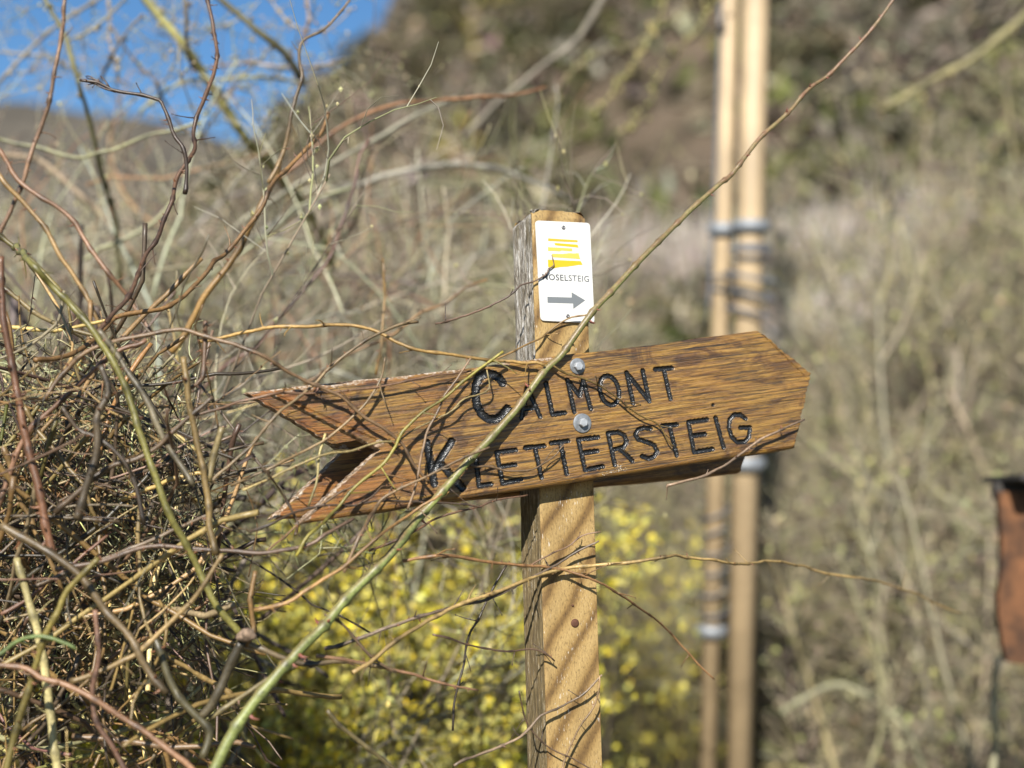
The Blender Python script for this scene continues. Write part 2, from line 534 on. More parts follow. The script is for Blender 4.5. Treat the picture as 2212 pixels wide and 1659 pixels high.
# trees and bushes on the slope that read as dark or grey masses
def shrub_cloud(acc, cx, cy, cz, rad, hgt, n, cols, fs):
    u = norm(rng.normal(0, 1, (n, 3))) * rng.uniform(.35, 1, (n, 1)) ** .5
    u = u * np.array([rad, rad, hgt * .5]) * (1 + .25 * np.sin(u[:, :1] * 5 + cx))
    flecks(acc, u + np.array([cx, cy, cz + hgt * .5]), rng.uniform(.6, 1.3, n) * fs, pick(cols, n, .25), elong=2)
GREY = [(.20, .175, .13), (.16, .135, .10), (.25, .22, .16)]
OLIV = [(.085, .078, .042), (.12, .108, .058), (.155, .135, .08)]
specs = []
for (px, py, r, rad, hgt, kind) in [(960, 190, 40, 2.2, 3, 1), (830, 230, 34, 1.5, 2.4, 1), (1130, 220, 36, 1.6, 2.4, 1), (1240, 110, 42, 2.2, 3.4, 1),
    (1180, 60, 44, 2.6, 3.2, 1), (1000, 60, 46, 2.2, 3, 1), (1060, 260, 30, 1.8, 2.0, 0), (1300, 30, 44, 2.4, 3, 0),
    (1790, 60, 40, 2.4, 4, 1), (1740, 200, 34, 1.5, 2.2, 1), (1850, 140, 36, 2.2, 2.6, 0), (1960, 90, 34, 2.0, 3.2, 1), (2080, 60, 32, 2.2, 3.2, 0),
    (2000, 260, 28, 1.9, 2.8, 0), (2130, 200, 27, 1.9, 2.8, 0),
    (700, 330, 36, 1.8, 2.4, 1), (620, 420, 32, 1.8, 2.4, 0), (780, 140, 52, 2.0, 3.0, 1), (880, 60, 56, 2.2, 3.2, 0), (700, 200, 56, 2.0, 2.6, 0), (620, 250, 56, 2, 2.4, 1)]:
    az = math.atan((px - CX) / F); elv = (1087 - py) / F
    specs.append((az, r, rad, hgt, kind, elv))
a_ = Acc()
for i, (az, r, rad, hgt, kind, elv) in enumerate(specs):
    for rr_ in np.arange(12, 62, .5):      # walk outward until the slope is as high as the line of sight
        xx, yy = rr_ * math.sin(az), rr_ * math.cos(az)
        if hill_h(np.array(xx), np.array(yy)) - 1.6 > elv * rr_: break
    shrub_cloud(a_, xx, yy, float(hill_h(np.array(xx), np.array(yy))) - .3, rad * .5, hgt * .6, 900, OLIV if kind else GREY, .09)
tag(link('hillside_bushes', a_.mesh('hillside_bushes', M_far, False)), 'olive and grey bushes merging into each other across the steep slope', 'bushes', kind='stuff')

# ------------------------------------------------------------------ shrubs of the middle distance
def shrub(name, base, stems, height, spread, lean, n1, n2, cols, bud_cols, nbud, budsize, label, cat, group=None, r0=.012, seed=None,
          curl=.035, petals=None, L1=.45, L2=.2, partname='buds', bias=(0, 0, .05), K0=12, lo=.15):
    root = empty(name, base)
    p0 = np.stack([rng.uniform(-spread, spread, stems) * .35, rng.uniform(-spread, spread, stems) * .35, np.full(stems, -.05)], 1)
    d0 = np.stack([p0[:, 0] * .35 + lean[0], p0[:, 1] * .3 + lean[1], np.ones(stems)], 1) + rng.normal(0, .11, (stems, 3))
    w0 = walks(p0, d0, height * rng.uniform(.75, 1.15, stems), K0, curl, bias)
    a = Acc()
    tubes(a, w0, taper(stems, K0, r0, r0 * .25) * rng.uniform(.7, 1.3, (stems, 1)), pick(cols, stems), 5)
    p, d, f = offshoots(w0, n1, .75, lo)
    w1 = walks(p, d, L1 * height * rng.uniform(.4, 1.2, n1) * .5, 7, curl * 2.2, np.array(bias) * .6)
    tubes(a, w1, taper(n1, 7, r0 * .36, r0 * .14), pick(cols, n1), 4, False)
    p, d, f = offshoots(w1, n2, .8, .1)
    w2 = walks(p, d, L2 * rng.uniform(.4, 1.3, n2), 4, curl * 3)
    tubes(a, w2, taper(n2, 4, r0 * .17, r0 * .09), pick(cols, n2), 3, False)
    tag(link('twigs', a.mesh('twigs', M_far), root), kind='stuff')
    if nbud:
        b = Acc()
        allp = np.concatenate([w1.reshape(-1, 3), w2.reshape(-1, 3), w2[:, -1], w2[:, 2]])
        q = allp[rng.integers(0, len(allp), nbud)] + rng.normal(0, budsize * .7, (nbud, 3))
        if petals:
            for j in range(petals):
                flecks(b, q + rng.normal(0, budsize * .35, q.shape), budsize * rng.uniform(.6, 1.1, nbud), pick(bud_cols, nbud, .12), elong=1.1)
        else:
            knobs(b, q, budsize * rng.uniform(.5, 1.1, nbud), pick(bud_cols, nbud, .2))
        tag(link(partname, b.mesh(partname, M_leaf, False), root), kind='stuff')
    tag(root, label, cat, group)
    return root

def gpos(px, d, z=0):
    """a spot on the ground below pixel column px at distance d"""
    return (float((px - CX) / F * d), float(d), z)

PALE = [(.32, .275, .195), (.22, .185, .135), (.42, .37, .27), (.11, .09, .068), (.31, .285, .16)]
OLV = [(.36, .33, .16), (.28, .245, .16), (.42, .365, .25)]
BUDY = [(.36, .34, .15), (.30, .29, .12), (.42, .37, .22), (.30, .24, .16), (.24, .19, .14)]
# budding shrubs on the right
NR = 0
rlabels = ['budding shrub filling the lower right, directly right of the tall poles', 'pale twiggy shrub with yellow green buds at the right edge of the picture',
           'shrub with arching olive stems in the bottom right corner below the rust brown board', 'budding shrub between the poles and the rust brown board',
           'tall budding shrub rising to the right edge beside the reed fence', 'shrub behind the right tip of the sign board']
for i, (px, d, h, st) in enumerate([(1800, 7.2, 1.85, 44), (2180, 6.4, 2.75, 44), (2000, 5.8, 1.6, 40), (1990, 7.8, 2.5, 44), (2250, 8.4, 3.9, 50), (1720, 8.9, 2.2, 40)]):
    shrub('budding_shrub', gpos(px, d), st, h, 1.5, (0, 0), 520, 5200, PALE + OLV, BUDY, 2600, .0135, rlabels[i], 'shrub', 'budding shrubs to the right of the poles', .015, L2=.26, L1=.36)
shrub('budding_shrub', gpos(1440, 8.8), 26, 1.6, 1.2, (0, 0), 300, 3400, PALE, BUDY, 900, .016, 'low budding shrub seen between the signpost and the tall poles', 'shrub', 'budding shrubs to the right of the poles', .015, L1=.32)
shrub('budding_shrub', gpos(2200, 7.2), 40, 3.2, 1.5, (0, 0), 500, 4600, PALE + OLV, BUDY, 2200, .016, 'straw coloured twiggy shrub standing behind the rust brown board', 'shrub', 'budding shrubs to the right of the poles', .014, L2=.26, L1=.36)
shrub('budding_shrub', gpos(1560, 7.4), 34, 1.35, 1.5, (0, 0), 300, 3000, PALE + OLV, BUDY, 900, .015, 'low straw coloured shrub at the foot of the tall poles', 'shrub', 'budding shrubs to the right of the poles', .014, L2=.26, L1=.36)
# forsythia, low and in full flower
FY = [(.80, .68, .06), (.72, .58, .05), (.78, .71, .22), (.56, .53, .14), (.42, .40, .13)]
fl = ['large yellow flowering forsythia just left of the post', 'forsythia with dense yellow blossom behind the bramble tangle', 'yellow forsythia at the bottom left seen through the bramble',
      'small yellow forsythia just right of the post', 'yellow flowering forsythia low behind the green cane']
for i, (px, d, h, nb) in enumerate([(900, 4.5, 1.46, 6500), (540, 3.8, 1.38, 6500), (150, 3.1, 1.34, 7500), (1370, 6.6, 1.38, 1500), (690, 4.2, 1.47, 7500)]):
    shrub('forsythia', gpos(px, d), 40, h, 1.0, (0, 0), 300, 1500, [(.22, .18, .10), (.30, .28, .14), (.14, .11, .07)], FY, int(nb * 1.25), .0125, fl[i], 'shrub', 'yellow forsythias in flower', .008, petals=3, L2=.16, partname='blossom', lo=.3)
# pale twiggy shrub behind the sign on the left
sl_ = ['grey twiggy shrub behind the left end of the sign board', 'tall grey leafless shrub reaching over the blue sky at top left', 'grey leafless shrub left of the post top',
       'leafless shrub at the left edge behind the bramble', 'grey leafless shrub above the notch of the sign']
sl_ += ['close pale shrub just behind the bramble tangle', 'close pale greenish shrub behind the upper prong of the fishtail']
for i, (px, d, h, st, n2) in enumerate([(660, 5.2, 2.35, 36, 5600), (360, 4.9, 2.15, 26, 3400), (900, 7.4, 2.8, 44, 6500), (40, 4.6, 2.0, 36, 4600), (700, 5.7, 2.6, 44, 7000), (280, 5.4, 2.2, 26, 3400), (500, 5.0, 2.25, 30, 4200)]):
    shrub('leafless_shrub', gpos(px, d), st, h, 1.4, (0, 0), 420, n2, PALE + OLV, [(.40, .36, .16), (.34, .30, .2)], 1000, .008, sl_[i], 'shrub', 'leafless shrubs behind the sign', .009 if d < 4 else .014, L2=.24, curl=.055, L1=.42, lo=.45 if d < 4.7 else .25)

# sparse shrub sprays close behind the bramble: their pale twigs stay readable
for px, d, h, st, lab in ((230, 3.2, 2.15, 9, 'sparse pale twigs rising close behind the upper bramble at left'), (620, 3.9, 2.3, 13, 'sparse pale greenish twigs close above the upper prong'),
                          (60, 3.3, 2.2, 10, 'sparse pale twigs at the left edge below the far hill')):
    shrub('leafless_shrub', gpos(px, d), st, h, 1.0, (0, 0), 200, 1200, [(.46, .42, .31), (.38, .36, .20), (.30, .25, .18), (.50, .47, .36), (.14, .11, .08)], [(.50, .46, .24), (.44, .42, .20)], 700, .0038, lab,
          'shrub', 'leafless shrubs behind the sign', .0056, L2=.14, curl=.06, L1=.26, lo=.62)
# bands of bleached standing grass on the slope behind the poles
def grass_band(pts, n, h, label):
    a_ = Acc(); base = P(*pts[0])
    cps = np.array([P(*p) for p in pts]); cp, _ = catmull(cps, np.zeros((len(cps), 1)), .05)
    q = cp[rng.integers(0, len(cp), n)] - base + rng.normal(0, 1, (n, 3)) * [.12, .5, .06]
    keep = rng.uniform(0, 1, n) < .55 + .5 * np.sin(q[:, 0] * 5.3) * np.sin(q[:, 0] * 2.1 + 1)
    q = q[keep]; m = len(q)
    w_ = walks(q, rng.normal(0, .16, (m, 3)) + [0, 0, 1], h * rng.uniform(.35, 1.15, m), 4, .07)
    tubes(a_, w_, taper(m, 4, .010, .004), pick([(.52, .46, .40), (.44, .38, .32), (.32, .26, .21), (.58, .53, .47)], m, .2), 3, False)
    tag(link('dry_grass', a_.mesh('dry_grass', M_far), None, base), label, 'grass', kind='stuff')
grass_band([(1270, 600, 15), (1450, 590, 15.4), (1600, 575, 15.8), (1750, 560, 16), (1900, 535, 16.4), (2030, 520, 16.8)], 2600, .55, 'band of bleached standing grass on the slope behind the tall poles')
grass_band([(1640, 770, 12), (1750, 725, 12.3), (1850, 680, 12.6), (1960, 640, 13)], 1300, .40, 'lower patch of bleached grass beyond the right tip of the board')

# ------------------------------------------------------------------ traced blurred branches
RS = .74
def traced(name, pts, r, col, label, cat, m, group=None, sides=8, step=.02, thorns=0, thorn_col=(.24, .09, .04), rough=.12, buds=None,
           red=None, parts=False, sun_side=None, wig=.0012):
    """pts: (px, py, depth); r: (start, end) radius or list per point, metres"""
    cp = np.array([P(*p) for p in pts])
    if len(r) == 2 and len(pts) != 2: rv = np.linspace(r[0], r[1], len(pts))
    else: rv = np.array(r, float)
    path, rad = catmull(cp, rv[:, None], step)
    rad = rad[:, 0] * ((RS if np.mean([p_[0] for p_ in pts]) > 520 else .95) if m is M_cane and red is None else 1)
    n = len(path)
    if m is M_cane and red is None: col = (col[0] * .78, col[1] * .84, col[2] * .66)
    base = path[0].copy()
    # small irregularities, nodes
    ks = rng.normal(0, 1, (n, 3)); ks = (ks + np.roll(ks, 1, 0) + np.roll(ks, -1, 0)) / 3
    path = path + ks * wig
    kn = np.zeros(n)
    arc = np.concatenate([[0], np.cumsum(np.linalg.norm(np.diff(path, axis=0), axis=1))])
    nodes = np.arange(.03, arc[-1], .055) + rng.uniform(-.012, .012, len(np.arange(.03, arc[-1], .055)))
    for s in nodes: kn += np.exp(-((arc - s) / .0035) ** 2)
    kx = np.concatenate([[0], nodes, [arc[-1] + .001]])
    if m is M_cane:
        off = rng.normal(0, wig * 2.6, (len(kx), 3))
        path = path + np.stack([np.interp(arc, kx, off[:, j]) for j in range(3)], 1)
    rad = rad * (1 + .42 * np.clip(kn, 0, 1) + rng.normal(0, rough * .4, n))
    acc = Acc()
    c = np.tile(np.array(col, float), (1, n, 1)) * (1 + .18 * np.sin(arc * 31 + rng.uniform(0, 6))[None, :, None]) * rng.uniform(.9, 1.1, (1, n, 1))
    patch = np.interp(arc, kx, rng.choice([1.15, 1.0, .85, .55], len(kx)))
    c = c * (patch if m is M_cane and red is None else np.ones(n))[None, :, None]
    c = c * (1 - .6 * np.clip(kn, 0, 1))[None, :, None]
    v0 = acc.n
    tubes(acc, path[None] - base, rad[None], c, sides)
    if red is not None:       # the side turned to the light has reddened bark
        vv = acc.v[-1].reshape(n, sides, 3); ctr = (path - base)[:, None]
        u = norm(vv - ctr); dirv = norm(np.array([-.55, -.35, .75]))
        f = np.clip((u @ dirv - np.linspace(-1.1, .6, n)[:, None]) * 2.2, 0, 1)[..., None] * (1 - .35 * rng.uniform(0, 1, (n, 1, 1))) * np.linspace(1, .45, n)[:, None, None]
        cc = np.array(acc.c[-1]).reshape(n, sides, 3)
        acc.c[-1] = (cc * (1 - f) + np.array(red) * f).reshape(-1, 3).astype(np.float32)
    tan = norm(np.gradient(path, axis=0))
    if m is M_cane and red is None:      # short broken side shoots and leaf scars at the nodes
        for s in nodes:
            if rng.uniform() < .7:
                i = min(int(np.searchsorted(arc, s)), n - 1)
                dd = norm(tan[i] * rng.uniform(.2, 1.1) * rng.choice([-1, 1]) + norm(rng.normal(0, 1, 3)))
                w_ = walks((path[i] - base)[None], dd[None], rng.uniform(.006, .04), 6, .07)
                tubes(acc, w_, np.linspace(min(rad[i] * .55, .0013), .0005, 6)[None], (np.array(col) * rng.uniform(.35, 1.1))[None], 5)
                knobs(acc, w_[:, -1], .0011, (np.array(col) * .5)[None])
    thorn_me = []
    tacc = acc
    for k in range(thorns):
        s = rng.uniform(.02, .98) * arc[-1]; i = int(np.searchsorted(arc, s)); i = min(max(i, 1), n - 2)
        side = norm(np.cross(tan[i], rng.normal(0, 1, 3)) + 0)
        L = rad[i] * rng.uniform(.9, 1.7) + .0018
        p0 = path[i] - base
        q = np.stack([p0 + side * rad[i] * .5, p0 + side * (rad[i] + L * .4), p0 + side * (rad[i] + L * .75) - tan[i] * L * .15, p0 + side * (rad[i] + L) - tan[i] * L * .35])
        rr_ = np.array([L * .30, L * .15, L * .07, .0001])
        tc_ = np.array(thorn_col) * rng.uniform(.7, 1.3)
        if parts:
            ta = Acc(); tubes(ta, (q - q[0])[None], rr_[None], tc_[None], 5); thorn_me.append((ta, q[0]))
        else:
            tubes(acc, q[None], rr_[None], tc_[None], 4, False)
    if buds:
        i = rng.integers(0, n, buds[0])
        knobs(acc, path[i] - base + rng.normal(0, buds[1], (buds[0], 3)), buds[1] * rng.uniform(.6, 1.2, buds[0]), pick([buds[2]], buds[0]))
    o = link(name, acc.mesh(name, m), None, base)
    for ta, q in thorn_me:
        link('thorn', ta.mesh('thorn', m), o, Vector(q))
    tag(o, label, cat, group)
    return o

BR = [
 ([(300, -30, 3.3), (315, 0, 3.3), (390, 90, 3.3), (430, 150, 3.35), (480, 220, 3.4), (530, 300, 3.45), (600, 375, 3.6), (680, 480, 3.8), (720, 580, 4)], (.0085, .011), (.30, .28, .10), 'thick yellow green lichened branch slanting across the blue sky', 60),
 ([(455, -20, 3.2), (510, 25, 3.2), (560, 70, 3.2), (620, 120, 3.25), (655, 180, 3.3)], (.006, .007), (.13, .12, .06), 'dark olive branch slanting down over the sky to the hill crest', 14),
 ([(85, -20, 3), (140, 80, 3), (165, 170, 3), (185, 230, 3.05), (205, 310, 3.1), (225, 400, 3.2), (250, 480, 3.3), (262, 620, 3.4)], (.0045, .006), (.19, .18, .09), 'upright green branch left of the dark curled twig', 14),
 ([(540, 520, 3.6), (640, 455, 3.6), (760, 405, 3.6), (860, 372, 3.6), (960, 356, 3.65), (1060, 362, 3.7), (1140, 388, 3.75), (1210, 420, 3.8), (1250, 450, 3.9)], (.008, .005), (.34, .32, .26), 'pale grey branch arching over to the top of the post', 20),
 ([(0, 335, 3.5), (80, 345, 3.5), (150, 400, 3.5), (215, 460, 3.5), (290, 545, 3.5), (380, 640, 3.6)], (.006, .008), (.34, .26, .17), 'tan branch falling from the left edge below the far hill', 16),
 ([(-10, 190, 3.4), (60, 110, 3.4), (130, 50, 3.4), (200, 5, 3.4), (240, -20, 3.4)], (.004, .003), (.36, .31, .22), 'thin pale branch crossing the top left corner', 24),
 ([(-10, 112, 3.5), (60, 118, 3.5), (110, 124, 3.5), (160, 150, 3.5), (200, 200, 3.5)], (.0035, .003), (.30, .27, .22), 'thin grey branch at the left edge in front of the sky', 10),
 ([(140, 85, 3.2), (190, 70, 3.2), (230, 40, 3.2), (262, 5, 3.2), (280, -20, 3.2)], (.003, .003), (.26, .24, .17), 'thin twig rising right from the crossing near the top left corner', 8),
 ([(232, -20, 3.3), (238, 40, 3.3), (236, 80, 3.3), (250, 130, 3.3), (254, 170, 3.3)], (.003, .002), (.40, .33, .24), 'knobbly hanging twig in the sky between the green and the thick branch', 30),
 ([(398, -20, 3.1), (402, 40, 3.1), (404, 100, 3.15), (420, 150, 3.2)], (.004, .0045), (.17, .15, .12), 'upright dark twig beside the thick yellow green branch', 6),
 ([(240, 60, 3.3), (270, 100, 3.3), (310, 150, 3.35), (340, 180, 3.35), (350, 215, 3.4), (400, 280, 3.4)], (.003, .003), (.24, .20, .17), 'thin twig running down below the thick branch towards the far hill', 24),
 ([(310, 30, 3.2), (270, 75, 3.2), (240, 130, 3.2), (210, 190, 3.3)], (.0035, .003), (.15, .13, .10), 'dark twig slanting left from the thick branch', 8),
 ([(300, 240, 3.4), (390, 178, 3.4), (470, 170, 3.4), (560, 165, 3.4), (650, 178, 3.5)], (.004, .003), (.36, .35, .20), 'pale green twig lying along the foot of the sky', 30),
 ([(440, 150, 3.4), (540, 135, 3.4), (640, 150, 3.4), (740, 130, 3.5)], (.003, .003), (.38, .32, .28), 'pinkish thin twig along the crest of the hill', 16),
 ([(660, -20, 3.3), (668, 40, 3.3), (650, 95, 3.3)], (.004, .0035), (.30, .22, .16), 'short brown twig hanging from the top edge over the crest', 16),
 ([(600, 90, 3.4), (530, 160, 3.4), (470, 240, 3.4), (430, 300, 3.5)], (.003, .003), (.19, .17, .13), 'thin dark twig slanting under the dark olive branch', 14),
 ([(570, -20, 3.3), (600, 25, 3.3), (640, 60, 3.3), (700, 70, 3.3), (760, 20, 3.3)], (.003, .002), (.34, .28, .20), 'thin bowed twig with buds near the top right of the sky', 26),
 ([(330, 0, 3.5), (380, 40, 3.5), (450, 60, 3.5), (520, 40, 3.5), (560, 0, 3.5)], (.002, .002), (.38, .34, .24), 'fine pale twig hanging in a bow over the sky', 24),
 ([(470, 540, 3.3), (520, 480, 3.3), (640, 400, 3.3), (760, 330, 3.3), (900, 250, 3.4), (980, 215, 3.5)], (.005, .005), (.32, .30, .22), 'pale branch rising right through the leafless shrub', 16),
 ([(1000, 300, 4.6), (1060, 235, 4.6), (1150, 160, 4.6), (1240, 90, 4.6), (1290, 20, 4.7), (1310, -20, 4.7)], (.008, .010), (.24, .21, .16), 'thick blurred grey branch rising above the post to the top edge', 0),
 ([(1900, 240, 5.2), (1960, 205, 5.2), (2040, 160, 5.2), (2110, 120, 5.2), (2230, 20, 5.2)], (.012, .014), (.25, .22, .10), 'thick blurred lichen yellow branch at the upper right', 14),
 ([(1440, -20, 4.8), (1425, 40, 4.8), (1380, 120, 4.8), (1330, 190, 4.8), (1290, 250, 4.8)], (.005, .003), (.26, .23, .09), 'blurred yellowish branch hanging from the top edge left of the poles', 50),
 ([(1560, -20, 5), (1500, 70, 5), (1430, 150, 5), (1400, 230, 5), (1340, 290, 5)], (.005, .003), (.26, .23, .09), 'second blurred yellowish branch hanging from the top edge nearer the poles', 50),
 ([(1480, 20, 5), (1380, 90, 5), (1300, 110, 5), (1230, 160, 5), (1190, 230, 5)], (.004, .003), (.24, .21, .10), 'fainter yellowish branch drooping left above the post', 34),
 ([(1700, 1530, 5), (1800, 1480, 5), (1880, 1510, 5), (1960, 1580, 5), (2000, 1680, 5)], (.010, .010), (.30, .29, .18), 'blurred pale stem bowing in the lower right shrub', 8),
 ([(1810, 1190, 4.7), (1850, 1300, 4.7), (1890, 1400, 4.7), (1905, 1560, 4.7), (1870, 1680, 4.7)], (.007, .009), (.27, .25, .14), 'blurred greenish stem standing in the right hand shrub', 10),
 ([(900, 1480, 3.8), (860, 1540, 3.8), (800, 1600, 3.8), (760, 1690, 3.8)], (.006, .010), (.05, .045, .035), 'dark blurred stem among the yellow blossom', 0),
 ([(743, 1500, 3.9), (800, 1560, 3.9), (880, 1640, 3.9), (920, 1690, 3.9)], (.012, .012), (.19, .18, .16), 'grey blurred stem at the foot of the forsythia', 0),
 ([(2140, 1680, 4.0), (2150, 1600, 4.0), (2146, 1500, 4.0), (2158, 1420, 4.0)], (.009, .007), (.40, .38, .24), 'pale blurred stem below the rust brown board at the right edge', 0),
 ([(1129, 1440, 3.9), (1060, 1520, 3.9), (980, 1590, 3.9), (900, 1680, 3.9)], (.008, .012), (.15, .14, .11), 'grey blurred stem rising towards the post through yellow blossom', 0),
]
for i, (pts, r, col, lab, nb) in enumerate(BR):
    traced('branch', pts, r, col, lab, 'branch', M_twig, 'blurred branches behind the sign', 7, .03, 0, rough=.25,
           buds=(nb, .0045 if pts[0][2] < 4 else .010, tuple(min(c * 1.2, .6) for c in col)) if nb else None, wig=.002)

# the web of bare branches between the bramble and the hill
a = Acc(); n = 210
cW = P(500, 650, 3.8)
xy = np.stack([rng.uniform(-60, 1120, n), rng.uniform(330, 1120, n)], 1)
dep = rng.uniform(3.2, 4.7, n)
p0 = np.array([P(x_, y_, d_) for (x_, y_), d_ in zip(xy, dep)]) - cW
ang = rng.normal(1.25, .75, n) * rng.choice([1, -1], n)
d0 = np.stack([np.cos(ang), rng.normal(0, .25, n), np.abs(np.sin(ang))], 1)
LL = rng.uniform(.25, .8, n)
w = kinked(p0 - norm(d0) * LL[:, None] * .5, d0, LL, 16, .22, .25, .035)
rad0 = np.exp(rng.uniform(np.log(.0016), np.log(.0052), n))
cc_ = [(.46, .42, .32), (.40, .38, .22), (.30, .24, .17), (.36, .20, .11), (.12, .09, .07), (.50, .47, .38)]
tubes(a, w, taper(n, 16, 1, .45) * rad0[:, None], pick(cc_, n, .18), 6)
p1, d1, f1 = offshoots(w, 900, .7)
w1 = kinked(p1, d1, rng.uniform(.05, .25, 900), 7, .25, .3, .04)
tubes(a, w1, taper(900, 7, .0015, .0008), pick(cc_, 900, .2), 4)
q = w1.reshape(-1, 3); q = q[rng.integers(0, len(q), 1600)]
knobs(a, q, rng.uniform(.0016, .0034, len(q)), pick([(.50, .46, .22), (.44, .38, .26)], len(q)))
tag(link('bare_branches', a.mesh('bare_branches', M_twig), None, cW), 'web of bare pale and brown branches between the bramble and the hillside', 'branches', kind='stuff')

# fine knobbly twigs that hang over the sky
root = empty('budding_twig_spray', P(350, 100, 3.4))
base = np.array(P(350, 100, 3.4))
a = Acc()
n = 95
p0 = np.array([P(rng.uniform(-20, 820), rng.uniform(-40, 330), rng.uniform(3.1, 3.9)) for _ in range(n)]) - base
d0 = np.stack([rng.uniform(-1, 1, n), rng.normal(0, .3, n), rng.uniform(-.9, .5, n)], 1)
w = walks(p0, d0, rng.uniform(.10, .36, n), 9, .20)
tubes(a, w, taper(n, 9, .0014, .0007), pick([(.34, .30, .22), (.26, .22, .17), (.30, .30, .16)], n), 4)
p1, d1, _ = offshoots(w, 320, .8)
w1 = walks(p1, d1, rng.uniform(.02, .09, 320), 4, .3)
tubes(a, w1, taper(320, 4, .0010, .0006), pick([(.34, .30, .22), (.22, .18, .14)], 320), 3)
tag(link('twigs', a.mesh('twigs', M_twig), root), kind='stuff')
b = Acc()
q = np.concatenate([w.reshape(-1, 3)[::2], w1[:, -1], w1[:, 2]])
knobs(b, q, rng.uniform(.0015, .0042, len(q)), pick([(.42, .34, .24), (.38, .36, .18)], len(q)))
tag(link('buds', b.mesh('buds', M_leaf), root), kind='stuff')
tag(root, 'spray of fine knobbly twigs with small buds in front of the blue sky', 'twigs')

# ------------------------------------------------------------------ tall poles with cable
def polepts(l, r_, d): return P((l + r_) / 2, 0, d)
def pole(x0, x1, wpx, d, label):
    """x0 at the top row, x1 at the bottom row of the picture"""
    a_, b_ = P(x0, 0, d), P(x1, 1659, d)
    u = (a_ - b_) / np.linalg.norm(a_ - b_)
    foot = b_ - u * (b_[2] / u[2] + .1)
    top = a_ + u * 1.6
    rad = wpx / 2 / F * d
    root = empty('utility_pole', foot)
    L = np.linalg.norm(top - foot)
    m_ = Matrix.Translation(Vector(foot)) @ Vector(u).to_track_quat('Z', 'Y').to_matrix().to_4x4()
    root.matrix_world = m_
    bm = bmesh.new()
    bmesh.ops.create_cone(bm, cap_ends=True, segments=40, radius1=rad * 1.03, radius2=rad * .97, depth=L)
    for v in bm.verts: v.co.z += L / 2
    me = bpy.data.meshes.new('shaft'); bm.to_mesh(me); bm.free(); me.materials.append(M_pole)
    for p in me.polygons: p.use_smooth = len(p.vertices) == 4
    sh = link('shaft', me); sh.parent = root
    tag(root, label, 'pole')
    def z_at(py):   # height along the shaft seen at picture row py
        t = (py - 0) / 1659.0
        q = a_ * (1 - t) + b_ * t
        return float(np.dot(q - foot, u))
    return root, rad, z_at

def ring(name, root, z, rad, thick, h, m, wob=0):
    bm = bmesh.new()
    seg = 28
    prof = [(rad + .001, -h / 2), (rad + thick, -h / 2 * .7), (rad + thick, h / 2 * .7), (rad + .001, h / 2)]
    rows = []
    for k in range(seg):
        t = k / seg * 2 * math.pi
        rows.append([bm.verts.new((math.cos(t) * a_, math.sin(t) * a_, z + zz + wob * math.sin(t + 1))) for a_, zz in prof])
    for k in range(seg):
        A, B = rows[k], rows[(k + 1) % seg]
        for j in range(3): bm.faces.new((A[j], B[j], B[j + 1], A[j + 1]))
    me = bpy.data.meshes.new(name); bm.to_mesh(me); bm.free(); me.materials.append(m)
    for p in me.polygons: p.use_smooth = True
    o = link(name, me); o.parent = root
    return o

def coil(name, root, z, rad, turns, rise, wire, m, amp=.02, cx=0.0):
    n = int(turns * 26)
    t = np.linspace(0, turns * 2 * np.pi, n)
    rr_ = rad + amp * (.5 + .5 * np.sin(t * .37 + z * 9)) + .008
    pts = np.stack([np.cos(t) * rr_ + cx, np.sin(t) * rr_, z + rise * t / t[-1] + amp * .8 * np.sin(t * 1.0 + z * 5)], 1)
    a_ = Acc(); tubes(a_, pts[None], np.full((1, n), wire), np.array([[.2, .2, .22]]), 6)
    o = link(name, a_.mesh(name, m)); o.parent = root
    return o

DP = 5.0
rootR, radR, zR = pole(1631, 1596, 58, DP, 'thicker pale tan pole, right one of the pair, with steel collar and coiled cable')
for py, th in ((490, .035),): ring('clamp', rootR, zR(py), radR, .020, .045, M_clamp)
ring('clamp', rootR, zR(1002), radR, .022, .05, M_clamp)
ring('band', rootR, zR(535), radR, .008, .02, M_wire)
coil('cable', rootR, zR(560), radR, 2.2, .05, .005, M_wire, .02)
coil('cable', rootR, zR(700), radR + .006, 3.3, .19, .006, M_wire, .035, .006)
rootL, radL, zL = pole(1576, 1529, 40, DP + .12, 'thinner pale tan pole, the left one of the pair, wrapped with cable')
ring('clamp', rootL, zL(497), radL, .02, .05, M_clamp)
ring('clamp', rootL, zL(1363), radL, .022, .045, M_clamp)
coil('cable', rootL, zL(640), radL, 2.4, .10, .0045, M_wire, .02)
coil('cable', rootL, zL(1350), radL, 4, .28, .0045, M_wire, .014)
coil('cable', rootL, zL(1170), radL, 2.5, .14, .0045, M_wire, .012)
a_ = Acc()
lw = np.array([P(1556, 0, DP + .1), P(1548, 300, DP + .1), P(1538, 560, DP + .1), P(1527, 700, DP + .1)])
lw, _ = catmull(lw, np.zeros((4, 1)), .1)
tubes(a_, lw[None] - lw[0], np.full((1, len(lw)), .006), np.array([[.2, .2, .22]]), 6)
o = link('hanging_cable', a_.mesh('hanging_cable', M_wire), None, lw[0]); tag(o, 'thin dark cable running down the left side of the thinner pole', 'cable')

